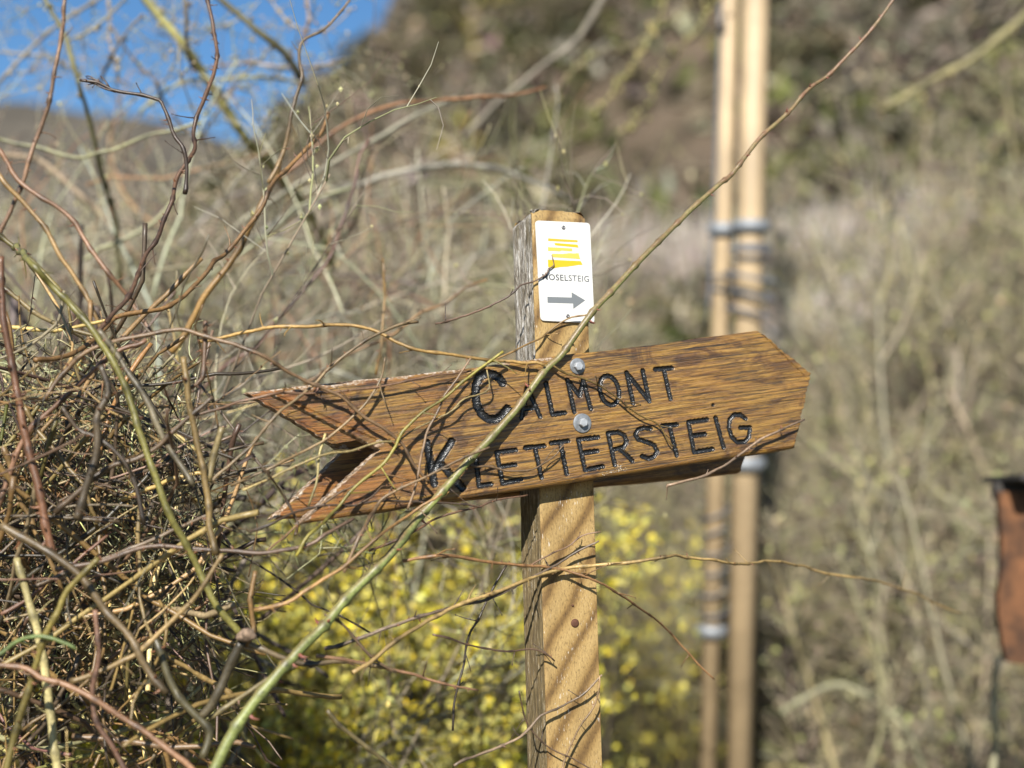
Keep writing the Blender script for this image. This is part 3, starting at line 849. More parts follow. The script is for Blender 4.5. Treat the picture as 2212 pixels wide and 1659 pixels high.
# ------------------------------------------------------------------ rust brown board with dark roof at the right edge
def boxmesh(name, sx, sy, sz, m, bev=.004, jig=0):
    bm = bmesh.new(); bmesh.ops.create_cube(bm, size=1)
    for v in bm.verts: v.co = Vector((v.co.x * sx, v.co.y * sy, v.co.z * sz))
    bmesh.ops.bevel(bm, geom=bm.edges[:], offset=bev, segments=2, affect='EDGES')
    me = bpy.data.meshes.new(name); bm.to_mesh(me); bm.free(); me.materials.append(m)
    return me
D = 3.6
c0 = P(2240, 1240, D)
root = empty('notice_board', (c0[0], c0[1], 0))
pxm = D / F
# wavy left edge board
outl = [(2159, 1062), (2161, 1120), (2166, 1180), (2164, 1240), (2157, 1290), (2159, 1340), (2168, 1400), (2176, 1430), (2240, 1440), (2330, 1436), (2330, 1062)]
bm = bmesh.new()
fr = [bm.verts.new(Vector(P(x, y, D) - np.array([c0[0], c0[1], 0]))) for x, y in outl]
f = bm.faces.new(fr); bm.normal_update()
ex = bmesh.ops.extrude_face_region(bm, geom=[f])
for v in [g for g in ex['geom'] if isinstance(g, bmesh.types.BMVert)]: v.co += Vector((0, .03, 0))
bmesh.ops.recalc_face_normals(bm, faces=bm.faces)
me = bpy.data.meshes.new('panel'); bm.to_mesh(me); bm.free(); me.materials.append(M_redwood)
link('panel', me, root)
rf = link('roof', boxmesh('roof', 250 * pxm, .30, 14 * pxm, M_darkroof), root, Vector((0, .02, P(2240, 1034, D)[2])))
rf.location.x = (2296 - 2240) * pxm
shade_strip = link('roof_shade_strip', boxmesh('roof_shade_strip', 180 * pxm, .03, 40 * pxm, M_darkroof), root, Vector((.01, .03, P(2240, 1060, D)[2])))  # dark strip put in for the black shadow between roof and panel
link('post', boxmesh('post', .08, .08, c0[2] + .2, M_darkroof), root, Vector((.06, .09, (c0[2] + .2) / 2)))
tag(root, 'rust brown wooden board hanging under a dark roof board at the right edge', 'board')

# ------------------------------------------------------------------ the signpost
A_ = R(19.5)
nrm = np.array([math.sin(A_), -math.cos(A_), 0])
uu = np.array([math.cos(A_), math.sin(A_), 0])
TH = .032                                   # board thickness
p_board = P(1260, 900, 2.165)               # on the front of the front board
p_post = p_board - nrm * (TH + .001)        # on the front of the post
W = .0865
# post axis in its own frame
top_f = hit(1207, 452, p_post, nrm); bot_f = hit(1243, 1659, p_post, nrm)
ax = (top_f - bot_f) / np.linalg.norm(top_f - bot_f)
foot = bot_f - ax * (bot_f[2] / ax[2] + .3)
xax = norm(uu - ax * np.dot(uu, ax)); yax = np.cross(ax, xax)
Mp = Matrix((( xax[0], yax[0], ax[0], foot[0]), (xax[1], yax[1], ax[1], foot[1]), (xax[2], yax[2], ax[2], foot[2]), (0, 0, 0, 1)))
Lp = np.linalg.norm(top_f - foot)
signpost = empty('signpost', foot)
tag(signpost, 'square wooden post with two arrow shaped oak boards and a small white trail plate', 'signpost')

def attach(o, parent, mw):
    o.parent = parent
    o.matrix_world = mw
    bpy.context.view_layer.update()
bpy.context.view_layer.update()

def set_parent_keep(o, parent, mw):
    bpy.context.view_layer.update()
    o.parent = parent
    o.matrix_parent_inverse = Matrix.Identity(4)
    o.matrix_basis = parent.matrix_world.inverted() @ mw

# post mesh: perimeter x rows, front face is y=0, going back to y=W
per = []
seg = 34; rc = .004
def side_pts():
    pts, face = [], []
    cs = [(-W / 2, 0), (W / 2, 0), (W / 2, W), (-W / 2, W)]
    for k in range(4):
        a0 = np.array(cs[k]); a1 = np.array(cs[(k + 1) % 4])
        for j in range(seg):
            t = j / seg
            pts.append(a0 * (1 - t) + a1 * t); face.append(k)
    return np.array(pts), np.array(face)
pp, ff = side_pts()
# round the corners
ctr = np.array([0, W / 2])
q = pp - ctr; hw = W / 2
dcorner = np.stack([hw - np.abs(q[:, 0]), hw - np.abs(q[:, 1])], 1)
near = (dcorner[:, 0] < rc) & (dcorner[:, 1] < rc)
rows = 420
zz = np.concatenate([np.linspace(0, Lp - .62, 60), np.linspace(Lp - .62, Lp, rows - 60)[1:]]); rows = len(zz)
pn = np.zeros((rows, len(pp), 3))
out = np.zeros((len(pp), 2))
for k, d_ in enumerate([(0, -1), (1, 0), (0, 1), (-1, 0)]): out[ff == k] = d_
s_par = np.arange(len(pp)) * (W / seg)
ZZ, SS = np.meshgrid(zz, s_par, indexing='ij')
def fibre(s, z, fs, fz, seed):
    r_ = np.random.default_rng(seed); o_ = 0
    for k in range(14):
        o_ = o_ + np.sin(s * fs * (1 + .37 * k) + np.sin(z * fz * (1 + .21 * k) + r_.uniform(0, 6)) * 1.6 + r_.uniform(0, 6)) / (1 + .3 * k)
    return o_ / 5
side = (ff == 3)[None, :]
age = np.clip((ZZ - (Lp - .60)) / .3, 0, 1)
disp = fibre(SS, ZZ, 420, 14, 3) * np.where(side, .0018 + .0018 * age, .0002)
disp += fibre(SS, ZZ, 90, 9, 4) * np.where(side, .0012 + .0008 * age, .0003)
# bevel of corners
cornerd = np.minimum(dcorner.max(1), 1); 
bev = np.clip(1 - dcorner.max(1) / rc, 0, 1) ** 2 * rc * .35
edge_chip = np.clip((Lp - .02 - ZZ) / .02, 0, 1) * np.clip(fibre(SS * 0, ZZ, 1, 60, 9), 0, 1) * np.clip(1 - dcorner.max(1)[None, :] / .005, 0, 1) * .003
ptop = np.clip((ZZ - (Lp - .016)) / .016, 0, 1) ** 2 * .008
disp = disp - bev[None, :] - edge_chip - ptop * np.where(side, 1.4, 1)
pn[:, :, 0] = pp[None, :, 0] + out[None, :, 0] * disp
pn[:, :, 1] = pp[None, :, 1] + out[None, :, 1] * disp
# the worn top sinks a little to the back and is ragged
rag = .0012 * fibre(SS, SS * 0, 260, 1, 12) * np.clip((ZZ - (Lp - .02)) / .02, 0, 1)
# worn corners: the left back and the right front corner are lower
drop = np.clip((ZZ - (Lp - .03)) / .03, 0, 1) * (.010 * np.clip((pn[:, :, 0] / W + .1), 0, 1) ** 2 + .008 * (pn[:, :, 1] / W))
pn[:, :, 2] = ZZ + rag - drop
idx = np.arange(rows * len(pp)).reshape(rows, -1); nx = np.roll(idx, -1, 1)
qd = np.stack([idx[:-1], nx[:-1], nx[1:], idx[1:]], -1).reshape(-1, 4)
fm = np.tile(np.where(ff == 3, 1, 0), rows - 1)
# cap
cv = pn[-1] * np.array([1, 1, 1])
layers = []; vlist = [pn.reshape(-1, 3)]; base_n = rows * len(pp); prev = idx[-1]
cc = np.array([0, W / 2, cv[:, 2].mean() + .003])
for s in (.93, .8, .6, .35):
    L_ = cc + (cv - cc) * np.array([s, s, s * .8]) + np.array([0, 0, .0015]) * rng.normal(0, .6, (len(pp), 1))
    vlist.append(L_); cur = base_n + np.arange(len(pp)); base_n += len(pp)
    layers.append(np.stack([prev, np.roll(prev, -1), np.roll(cur, -1), cur], -1)); prev = cur
vlist.append(cc[None]); 
tri = np.stack([prev, np.roll(prev, -1), np.full(len(pp), base_n)], -1)
faces = [np.concatenate([qd] + layers), tri]
fmat = np.concatenate([fm, np.ones(len(layers) * len(pp), int), np.ones(len(pp), int)])
me = npmesh('post', np.concatenate(vlist), faces, [M_pf, M_ps], fmat=fmat)
o = link('post', me); set_parent_keep(o, signpost, Mp)

# --- board builder
def board(name, corners, p0, letters, res, parent, label, wear_seed):
    """corners: dict of picture points on the board's front plane; letters: list of (name, strokes, halfwidth, depth)"""
    H = {k: hit(*v, p0, nrm) for k, v in corners.items()}
    s = norm((H['tr'] - H['tl']) + (H['br'] - H['bl'])); s = norm(s - nrm * np.dot(s, nrm))
    t = np.cross(nrm, s); 
    if t[2] < 0: t = -t
    org = (H['tl'] + H['br']) / 2
    loc = lambda q: np.array([np.dot(q - org, s), np.dot(q - org, t)])
    px = lambda x, y: loc(hit(x, y, p0, nrm))
    K = {k: loc(v) for k, v in H.items()}
    mw = Matrix(((s[0], t[0], nrm[0], org[0]), (s[1], t[1], nrm[1], org[1]), (s[2], t[2], nrm[2], org[2]), (0, 0, 0, 1)))
    # rows along a parameter w 0 (bottom) .. 1 (top)
    M = int(.22 / res); Nn = int(.9 / res)
    # left boundary: bl -> apex -> tl ; right: br -> tip -> tr, by parameter w
    wa, wt = corners.get('_wa', .5), corners.get('_wt', .5)
    wv = np.linspace(0, 1, M)
    def bound(b, m_, t_, wm):
        i = np.clip(wv / wm, 0, 1)[:, None]; j = np.clip((wv - wm) / (1 - wm), 0, 1)[:, None]
        return np.where(wv[:, None] < wm, b * (1 - i) + m_ * i, m_ * (1 - j) + t_ * j)
    Lb = bound(K['bl'], K['apex'], K['tl'], .47)
    Rb = bound(K['br'], K['tip'], K['tr'], .60)
    r_ = np.random.default_rng(wear_seed)
    ns = np.arange(M)
    Lb[:, 0] += .0012 * np.sin(ns * .9 + 1) * np.sin(ns * .23); Rb[:, 0] += .0008 * np.sin(ns * .7) + .0010 * np.sin(ns * .17 + 2)
    uv = np.linspace(0, 1, Nn)
    # keep rows straight: each row's points lie on the straight row line between boundaries, at the row's own t
    X = Lb[:, None, 0] * (1 - uv) + Rb[:, None, 0] * uv
    # t coordinate by w between the bottom and top edge line at that x
    def line(xx, a, b): return a[1] + (xx - a[0]) / (b[0] - a[0]) * (b[1] - a[1])
    yb = line(X, K['bl'], K['br']); yt = line(X, K['tl'], K['tr'])
    wr = wv[:, None]
    Y = yb * (1 - wr) + yt * wr
    # slightly worn long edges
    Y += (np.sin(X * 23 + 1) * .0009 + np.sin(X * 61 + wear_seed) * .0005) * np.where(wr > .5, (wr - .5) * 2, -(.5 - wr) * 2)
    # distance to the border for rounding
    dB = (Y - yb); dT = (yt - Y)
    def sd(xx, yy, a, b):
        ab = b - a; L2 = (ab ** 2).sum()
        h = np.clip(((xx - a[0]) * ab[0] + (yy - a[1]) * ab[1]) / L2, 0, 1)
        return np.hypot(xx - a[0] - h * ab[0], yy - a[1] - h * ab[1])
    dE = np.minimum.reduce([sd(X, Y, K['bl'], K['apex']), sd(X, Y, K['apex'], K['tl']), sd(X, Y, K['br'], K['tip']), sd(X, Y, K['tip'], K['tr'])])
    def rnd(d, R_): d = np.clip(d, 0, R_); return R_ - np.sqrt(np.maximum(R_ ** 2 - (R_ - d) ** 2, 0))
    Z = -rnd(dT, .003) - rnd(dE, .003) - rnd(dB, .0075)
    Z += .00035 * fibre(Y, X, 700, 22, wear_seed) + .0004 * fibre(Y, X, 120, 9, wear_seed + 1)
    G0 = Z.copy()
    lets = []
    for (ln, strokes, hw_, dp) in letters:
        S = [np.array([px(*q) for q in st]) for st in strokes]
        def field(xx, yy, S=S):
            D_ = np.full(xx.shape, 9.0)
            for st in S:
                if len(st) == 1:
                    D_ = np.minimum(D_, np.hypot(xx - st[0, 0], yy - st[0, 1]))
                for a_, b_ in zip(st[:-1], st[1:]): D_ = np.minimum(D_, sd(xx, yy, a_, b_))
            return D_
        allp = np.concatenate(S); lo = allp.min(0) - hw_ * 2; hi = allp.max(0) + hw_ * 2
        m_ = (X > lo[0]) & (X < hi[0]) & (Y > lo[1]) & (Y < hi[1])
        D_ = field(X[m_], Y[m_]) * (1 + .10 * np.sin(X[m_] * 900) * np.sin(Y[m_] * 1100))
        prof = lambda d, dp=dp, hw_=hw_: dp * np.sqrt(np.clip(1 - (d / hw_) ** 2, 0, 1))
        Z[m_] -= prof(D_)
        lets.append((ln, field, lo, hi, hw_, prof))
    i = np.arange(M * Nn).reshape(M, Nn)
    qf = np.stack([i[:-1, :-1], i[:-1, 1:], i[1:, 1:], i[1:, :-1]], -1).reshape(-1, 4)
    V = [np.stack([X, Y, Z], -1).reshape(-1, 3)]
    # side walls and back from the boundary loop
    loop = np.concatenate([i[0, :], i[1:, -1], i[-1, ::-1][1:], i[::-1, 0][1:-1]])
    L0 = V[0][loop]
    b1 = L0.copy(); b1[:, 2] = -TH + .002
    b2 = L0.copy(); b2[:, 2] = -TH
    cen = b2.mean(0)
    n0 = M * Nn; nl = len(loop)
    V += [b1, b2]
    i1 = n0 + np.arange(nl); i2 = i1 + nl
    w1 = np.stack([loop, i1, np.roll(i1, -1), np.roll(loop, -1)], -1)
    w2 = np.stack([i1, i2, np.roll(i2, -1), np.roll(i1, -1)], -1)
    # which wall quads are the worn ends
    xm = L0[:, 0]
    isend = np.zeros(nl, int); isend[Nn - 1:Nn - 1 + M] = 0; isend[-(M - 1):] = 1
    # back as strips mirroring the front rows (two points per row)
    back = np.stack([i2[0:1]] , -1)
    lid = {int(v): k for k, v in enumerate(loop)}
    lrow = np.array([i2[lid[int(i[r, 0])]] for r in range(M)]); rrow = np.array([i2[lid[int(i[r, -1])]] for r in range(M)])
    bq = np.stack([lrow[:-1], lrow[1:], rrow[1:], rrow[:-1]], -1)
    faces = [np.concatenate([qf, w1, w2, bq])]
    fmat = np.concatenate([np.zeros(len(qf), int), isend, isend, np.zeros(len(bq), int)])
    yt_ = lambda xx: line(xx, K['tl'], K['tr'])
    # worn bleached rim at the notch on the front
    cx_ = V[0][qf].mean(1)
    dd = np.minimum(sd(cx_[:, 0], cx_[:, 1], K['bl'], K['apex']), 9)
    rim = dd < .0032 + .0018 * np.sin(cx_[:, 0] * 170) + .0015 * np.sin(cx_[:, 1] * 420)
    fmat[:len(qf)][rim] = 1
    tw = yt_(cx_[:, 0]) - cx_[:, 1]
    rim2 = (tw < .0022 + .0022 * np.sin(cx_[:, 0] * 130) * np.sin(cx_[:, 0] * 47 + 1) + .001 * np.sin(cx_[:, 0] * 611)) & (cx_[:, 0] < .02)
    fmat[:len(qf)][rim2] = 1
    me = npmesh(name, np.concatenate(V), faces, [M_oak, M_worn], fmat=fmat)
    ob = link(name, me); set_parent_keep(ob, parent, mw)
    if label: ob['label'] = label
    bpy.context.view_layer.update()
    # painted groove linings, one mesh for each letter
    for (ln, field, lo, hi, hw_, prof) in lets:
        rs = .00055
        gx_, gy_ = np.meshgrid(np.arange(lo[0], hi[0], rs), np.arange(lo[1], hi[1], rs))
        D_ = field(gx_, gy_) * (1 + .10 * np.sin(gx_ * 900) * np.sin(gy_ * 1100))
        zf = .00035 * fibre(gy_, gx_, 700, 22, wear_seed) + .0004 * fibre(gy_, gx_, 120, 9, wear_seed + 1)
        zz_ = zf - prof(D_) + .00045
        lim = hw_ * (1.12 + .06 * np.sin(gx_ * 1300 + gy_ * 700))
        rimz = np.clip((D_ - hw_) / (hw_ * .12), 0, 1) * .0009
        zz_ -= rimz
        ok = D_ < lim
        ii = np.arange(gx_.size).reshape(gx_.shape)
        fo = ok[:-1, :-1] & ok[:-1, 1:] & ok[1:, 1:] & ok[1:, :-1]
        qq = np.stack([ii[:-1, :-1], ii[:-1, 1:], ii[1:, 1:], ii[1:, :-1]], -1)[fo]
        us = np.unique(qq); mp = np.zeros(gx_.size, int); mp[us] = np.arange(len(us))
        vv = np.stack([gx_, gy_, zz_], -1).reshape(-1, 3)[us]
        lo_ = link(ln, npmesh(ln, vv, [mp[qq]], M_black)); set_parent_keep(lo_, ob, mw)
    return ob, mw

Z2 = lambda X, Y: (518.4 + X * .2916, 673.9 + Y * .2916)
Z3 = lambda X, Y: (950.4 + X * .2292, 708.5 + Y * .2292)
Z4 = lambda X, Y: (1296 + X * .25, 673.9 + Y * .25)
def st(z, *pts): return [z(*p) for p in pts]
th = np.linspace(0, 2 * np.pi, 17)
Oel = [(1598 + 90 * math.cos(t) + 16 * -math.sin(t) * .0 + 20 * math.sin(t), 588 + 138 * math.sin(t)) for t in th]
HW, DPT = .0036, .0036
LET = [
 ('letter', [st(Z3, (590, 518), (560, 472), (505, 438), (430, 430), (370, 465), (340, 540), (334, 630), (350, 730), (392, 810), (450, 855), (520, 862), (585, 825), (635, 760))], .0062, .0050),
 ('letter', [st(Z3, (770, 850), (822, 570)), st(Z3, (830, 570), (945, 835)), st(Z3, (790, 762), (890, 752))], HW, DPT),
 ('letter', [st(Z3, (1000, 520), (1062, 815), (1180, 798))], HW, DPT),
 ('letter', [st(Z3, (1268, 790), (1203, 492), (1318, 640), (1352, 490), (1422, 762))], HW, DPT),
 ('letter', [[Z3(*p) for p in Oel]], HW, DPT),
 ('letter', [st(Z4, (288, 788), (232, 525), (428, 772), (370, 505))], HW, DPT),
 ('letter', [st(Z4, (478, 495), (622, 484)), st(Z4, (552, 490), (610, 750))], HW, DPT),
 ('letter', [st(Z2, (1385, 970), (1440, 1275)), st(Z2, (1568, 958), (1420, 1195)), st(Z2, (1475, 1110), (1650, 1305))], .0056, .0048),
 ('letter', [st(Z2, (1745, 1060), (1772, 1288), (1862, 1275))], HW, DPT),
 ('letter', [st(Z3, (715, 1150), (535, 1172), (592, 1465), (765, 1425)), st(Z3, (570, 1308), (708, 1290))], HW, DPT),
 ('letter', [st(Z3, (805, 1130), (985, 1112)), st(Z3, (895, 1122), (960, 1412))], HW, DPT),
 ('letter', [st(Z3, (1050, 1085), (1208, 1066)), st(Z3, (1135, 1080), (1195, 1372))], HW, DPT),
 ('letter', [st(Z3, (1490, 1030), (1305, 1052), (1370, 1340), (1535, 1305)), st(Z3, (1340, 1178), (1482, 1160))], HW, DPT),
 ('letter', [st(Z3, (1650, 1292), (1585, 990), (1680, 982), (1738, 1010), (1760, 1070), (1730, 1125), (1625, 1150)), st(Z3, (1700, 1140), (1815, 1252))], HW, DPT),
 ('letter', [st(Z4, (438, 1012), (385, 1000), (330, 1018), (308, 1060), (330, 1100), (400, 1122), (470, 1150), (496, 1200), (470, 1250), (420, 1270), (365, 1246))], HW, DPT),
 ('letter', [st(Z4, (530, 985), (665, 975)), st(Z4, (600, 980), (665, 1238))], HW, DPT),
 ('letter', [st(Z4, (925, 930), (765, 952), (815, 1212), (975, 1185)), st(Z4, (790, 1072), (908, 1056))], HW, DPT),
 ('letter', [st(Z4, (1000, 915), (1070, 1172))], HW, DPT),
 ('letter', [st(Z4, (1258, 922), (1215, 888), (1160, 888), (1122, 930), (1115, 1000), (1140, 1080), (1190, 1125), (1250, 1122), (1290, 1080), (1298, 1000), (1215, 1000))], HW, DPT),
 ('dot', [st(Z4, (978, 803))], .0028, .0028),
 ('dot', [st(Z4, (12, 1338))], .0026, .0026),
]
fb, mwf = board('sign_board', dict(tl=(586, 848), tr=(1640, 715), bl=(644, 1134), br=(1716, 970), apex=(820, 953), tip=(1754, 828)), p_board, LET, .0011, signpost,
     'front oak board with carved black lettering, fishtail end at left and blunt point at right', 5)
p_rear = p_board - nrm * (TH + W + .004)
rb, mwr = board('sign_board', dict(tl=(532, 846), tr=(1530, 748), bl=(583, 1126), br=(1597, 1024), apex=(742, 966), tip=(1660, 860)), p_rear, [], .0022, signpost,
     'rear oak board on the back of the post, mostly hidden and in shade', 8)

def on_plane(x, y, off): return Vector(hit(x, y, p_board + nrm * off, nrm))
Mb = lambda q: Matrix(((uu[0], 0, nrm[0], q[0]), (uu[1], 0, nrm[1], q[1]), (0, 1, nrm[2], q[2]), (0, 0, 0, 1)))
def bolt(x, y, rw, hx, hy, rh, rot):
    q = on_plane(x, y, .0003)
    bm = bmesh.new()
    prof = [(.0046, 0), (.0046, .0016), (.006, .0019), (rw - .0012, .0019), (rw - .0003, .0015), (rw, .0008), (rw, -.001)]
    rows_ = []
    for k in range(48):
        t = k / 48 * 2 * math.pi
        rows_.append([bm.verts.new((math.cos(t) * a, math.sin(t) * a, h)) for a, h in prof])
    for k in range(48):
        A, B = rows_[k], rows_[(k + 1) % 48]
        for j in range(len(prof) - 1): bm.faces.new((A[j + 1], B[j + 1], B[j], A[j]))
    bmesh.ops.recalc_face_normals(bm, faces=bm.faces)
    me = bpy.data.meshes.new('washer'); bm.to_mesh(me); bm.free(); me.materials.append(M_washer)
    for p in me.polygons: p.use_smooth = True
    me.set_sharp_from_angle(angle=R(35)) if hasattr(me, 'set_sharp_from_angle') else None
    b = bmesh.new()
    hh = .0088
    low = [b.verts.new((math.cos(k * math.pi / 3 + rot) * rh, math.sin(k * math.pi / 3 + rot) * rh, .0018)) for k in range(6)]
    up_ = [b.verts.new((v.co.x, v.co.y, hh)) for v in low]
    tp = [b.verts.new((v.co.x * .84, v.co.y * .84, hh + .0009)) for v in low]
    b.faces.new(low[::-1]); b.faces.new(tp)
    for k in range(6):
        b.faces.new((low[k], low[(k + 1) % 6], up_[(k + 1) % 6], up_[k]))
        b.faces.new((up_[k], up_[(k + 1) % 6], tp[(k + 1) % 6], tp[k]))
    bmesh.ops.bevel(b, geom=b.edges[:], offset=.0003, segments=2, affect='EDGES')
    me2 = bpy.data.meshes.new('bolt'); b.to_mesh(me2); b.free(); me2.materials.append(M_zinc)
    qh = on_plane(hx, hy, .004)
    bo = link('bolt', me2); set_parent_keep(bo, signpost, Mb(Vector((qh.x, qh.y, qh.z)) - Vector(nrm) * .004))
    wo = link('washer', me); bpy.context.view_layer.update(); set_parent_keep(wo, bo, Mb(q))
bolt(*Z3(1295, 360), .0118, *Z3(1302, 362), .0066, .15)
bolt(*Z3(1340, 897), .0142, *Z3(1346, 893), .0066, .42)

a_ = Acc()
for k in range(70):
    t_ = rng.uniform(); x_, y_ = Z4(20 + 200 * t_ + rng.normal(0, 8), 1402 - 40 * t_ + rng.normal(0, 6)) if k < 40 else Z4(rng.normal(185, 22), rng.normal(1345, 16))
    knobs(a_, hit(x_, y_, p_board + nrm * .0001, nrm)[None], rng.uniform(.0002, .0007), np.array([[.62, .58, .50]]))
me = a_.mesh('lime_streak', M_leaf); me.transform(fb.matrix_world.inverted()); o = link('lime_streak', me, fb); o['kind'] = 'stuff'

# --- white trail plate
Z1 = lambda X, Y: (1036.8 + X * .2291, 414.7 + Y * .2291)
p_pl = p_post + nrm * .0034
cor = [Z1(522, 268), Z1(1038, 292), Z1(1082, 1238), Z1(574, 1214)]       # tl tr br bl
C3 = [hit(x, y, p_pl, nrm) for x, y in cor]
sx_ = norm((C3[1] - C3[0]) + (C3[2] - C3[3])); ty_ = norm(np.cross(nrm, sx_)); ty_ = ty_ if ty_[2] > 0 else -ty_
org = sum(C3) / 4
Mpl = Matrix(((sx_[0], ty_[0], nrm[0], org[0]), (sx_[1], ty_[1], nrm[1], org[1]), (sx_[2], ty_[2], nrm[2], org[2]), (0, 0, 0, 1)))
def pl(x, y, h=0):
    q = hit(x, y, p_pl, nrm) - org
    return Vector((float(np.dot(q, sx_)), float(np.dot(q, ty_)), h))
cl = [pl(*c) for c in cor]
def rounded(pts, rad, seg=6):
    out = []
    n = len(pts)
    for i in range(n):
        a, b, c = pts[i - 1], pts[i], pts[(i + 1) % n]
        u1 = (a - b).normalized(); u2 = (c - b).normalized()
        s0, s1 = b + u1 * rad, b + u2 * rad
        for k in range(seg + 1):
            t = k / seg
            out.append(s0 * (1 - t) ** 2 + b * 2 * t * (1 - t) + s1 * t ** 2)
    return out
rp = rounded([cl[0], cl[3], cl[2], cl[1]], .0062)
bm = bmesh.new()
v0 = [bm.verts.new(p) for p in rp]
f = bm.faces.new(v0); bm.normal_update()
if f.normal.z < 0: f.normal_flip()
ex = bmesh.ops.extrude_face_region(bm, geom=[f])
for v in [g for g in ex['geom'] if isinstance(g, bmesh.types.BMVert)]: v.co.z -= .0026
bmesh.ops.recalc_face_normals(bm, faces=bm.faces)
be = [e for e in bm.edges if all(abs(v.co.z) < 1e-6 for v in e.verts)]
bmesh.ops.bevel(bm, geom=be, offset=.0005, segments=2, affect='EDGES')
me = bpy.data.meshes.new('trail_plate'); bm.to_mesh(me); bm.free(); me.materials.append(M_plate)
plate = link('trail_plate', me); set_parent_keep(plate, signpost, Mpl); plate['label'] = 'small white trail plate with yellow bars, grey lettering and arrow'
bpy.context.view_layer.update()
def print_shape(name, pts, m, h=.0002):
    bm = bmesh.new(); vs = [bm.verts.new(pl(*Z1(*p), h=h)) for p in pts]
    f = bm.faces.new(vs); bm.normal_update()
    if f.normal.z < 0: f.normal_flip()
    me = bpy.data.meshes.new(name); bm.to_mesh(me); bm.free(); me.materials.append(m)
    o = link(name, me); set_parent_keep(o, plate, Mpl); return o
print_shape('printed_bar', [(642, 437), (920, 455), (920, 475), (642, 462)], M_y1)
print_shape('printed_bar', [(700, 480), (920, 497), (930, 525), (710, 503)], M_y3)
print_shape('printed_bar', [(640, 520), (868, 532), (870, 560), (790, 555), (770, 552), (750, 561), (700, 556), (642, 557)], M_y2)
print_shape('printed_bar', [(677, 583), (780, 584), (850, 577), (880, 580), (930, 577), (938, 612), (945, 633), (677, 615)], M_y2)
print_shape('printed_bar', [(640, 638), (950, 652), (968, 688), (930, 688), (900, 693), (820, 705), (760, 708), (720, 715), (690, 722), (642, 708)], M_y3)
print_shape('printed_arrow', [(635, 988), (865, 995), (863, 945), (993, 1022), (880, 1103), (878, 1052), (637, 1045)], M_gr)
def text_on(body, quad, m, name):
    cu = bpy.data.curves.new(name, 'FONT'); cu.body = body; cu.size = 1; cu.resolution_u = 3
    cu.space_character = 1.10; cu.offset = .012
    to = bpy.data.objects.new(name, cu); COL.objects.link(to)
    bpy.context.view_layer.update()
    dg = bpy.context.evaluated_depsgraph_get()
    me = bpy.data.meshes.new_from_object(to.evaluated_get(dg))
    bpy.data.objects.remove(to)
    vs = np.array([v.co[:] for v in me.vertices]); lo, hi = vs.min(0), vs.max(0)
    (x0, y0), (x1, y1), hgt = quad          # baseline start, baseline end, letter height
    for v in me.vertices:
        u_ = (v.co.x - lo[0]) / (hi[0] - lo[0]); w_ = (v.co.y - lo[1]) / (hi[1] - lo[1])
        v.co = pl(*Z1(x0 + (x1 - x0) * u_ + w_ * -4, y0 + (y1 - y0) * u_ - hgt * w_), h=.0002)
    me.materials.clear(); me.materials.append(m); me.name = name
    me.update()
    o = link(name, me); set_parent_keep(o, plate, Mpl)
    return o
text_on('MOSEL', ((590, 828), (832, 840), 58), M_tx1, 'printed_lettering')
text_on('STEIG', ((838, 840), (1030, 850), 58), M_tx2, 'printed_lettering')
def screw(px_, py_, r_, mw_fn, parent, m, nm='screw', slot=True):
    bm = bmesh.new()
    prof = [(r_, -.0006), (r_, .0004), (r_ * .85, .0011), (r_ * .4, .0015), (r_ * .3, .0004 if slot else .0016)]
    rows_ = []
    for k in range(20):
        t = k / 20 * 2 * math.pi
        rows_.append([bm.verts.new((math.cos(t) * a, math.sin(t) * a, h)) for a, h in prof])
    for k in range(20):
        A, B = rows_[k], rows_[(k + 1) % 20]
        for j in range(len(prof) - 1): bm.faces.new((A[j], B[j], B[j + 1], A[j + 1]))
    bm.faces.new([r[-1] for r in rows_])
    bmesh.ops.recalc_face_normals(bm, faces=bm.faces)
    me = bpy.data.meshes.new(nm); bm.to_mesh(me); bm.free(); me.materials.append(m)
    for p in me.polygons: p.use_smooth = True
    o = link(nm, me); set_parent_keep(o, parent, mw_fn)
    return o
M_screw = simple('screw_steel', (.22, .22, .23), .45, .7)
for c in ((787, 335), (828, 1170)):
    q = Vector(hit(*Z1(*c), p_pl + nrm * .0002, nrm)); screw(0, 0, .0030, Mb(q), plate, M_screw)
q = Vector(hit(1242, 1346, p_post + nrm * .0008, nrm)); screw(0, 0, .0062, Mb(q), signpost, M_rust, 'nail', False)
q = Vector(hit(1237, 1308, p_post + nrm * .0004, nrm)); screw(0, 0, .0018, Mb(q), signpost, M_rust, 'nail', False)
# knot hole under the plate
M_hole = simple('knot_hole', (.02, .013, .008), .95, 0, 600, .5, .8)
a_ = Acc()
q0 = hit(1236, 747, p_post + nrm * .0006, nrm)
for k in range(9):
    c_ = q0 + uu * rng.uniform(-.005, .005) + np.array([0, 0, 1]) * rng.uniform(-.003, .003) - nrm * .001
    knobs(a_, c_[None], rng.uniform(.0012, .0026), np.array([[.02, .013, .008]]))
me = a_.mesh('knot', M_hole); me.transform(signpost.matrix_world.inverted()); o = link('knot', me, signpost)

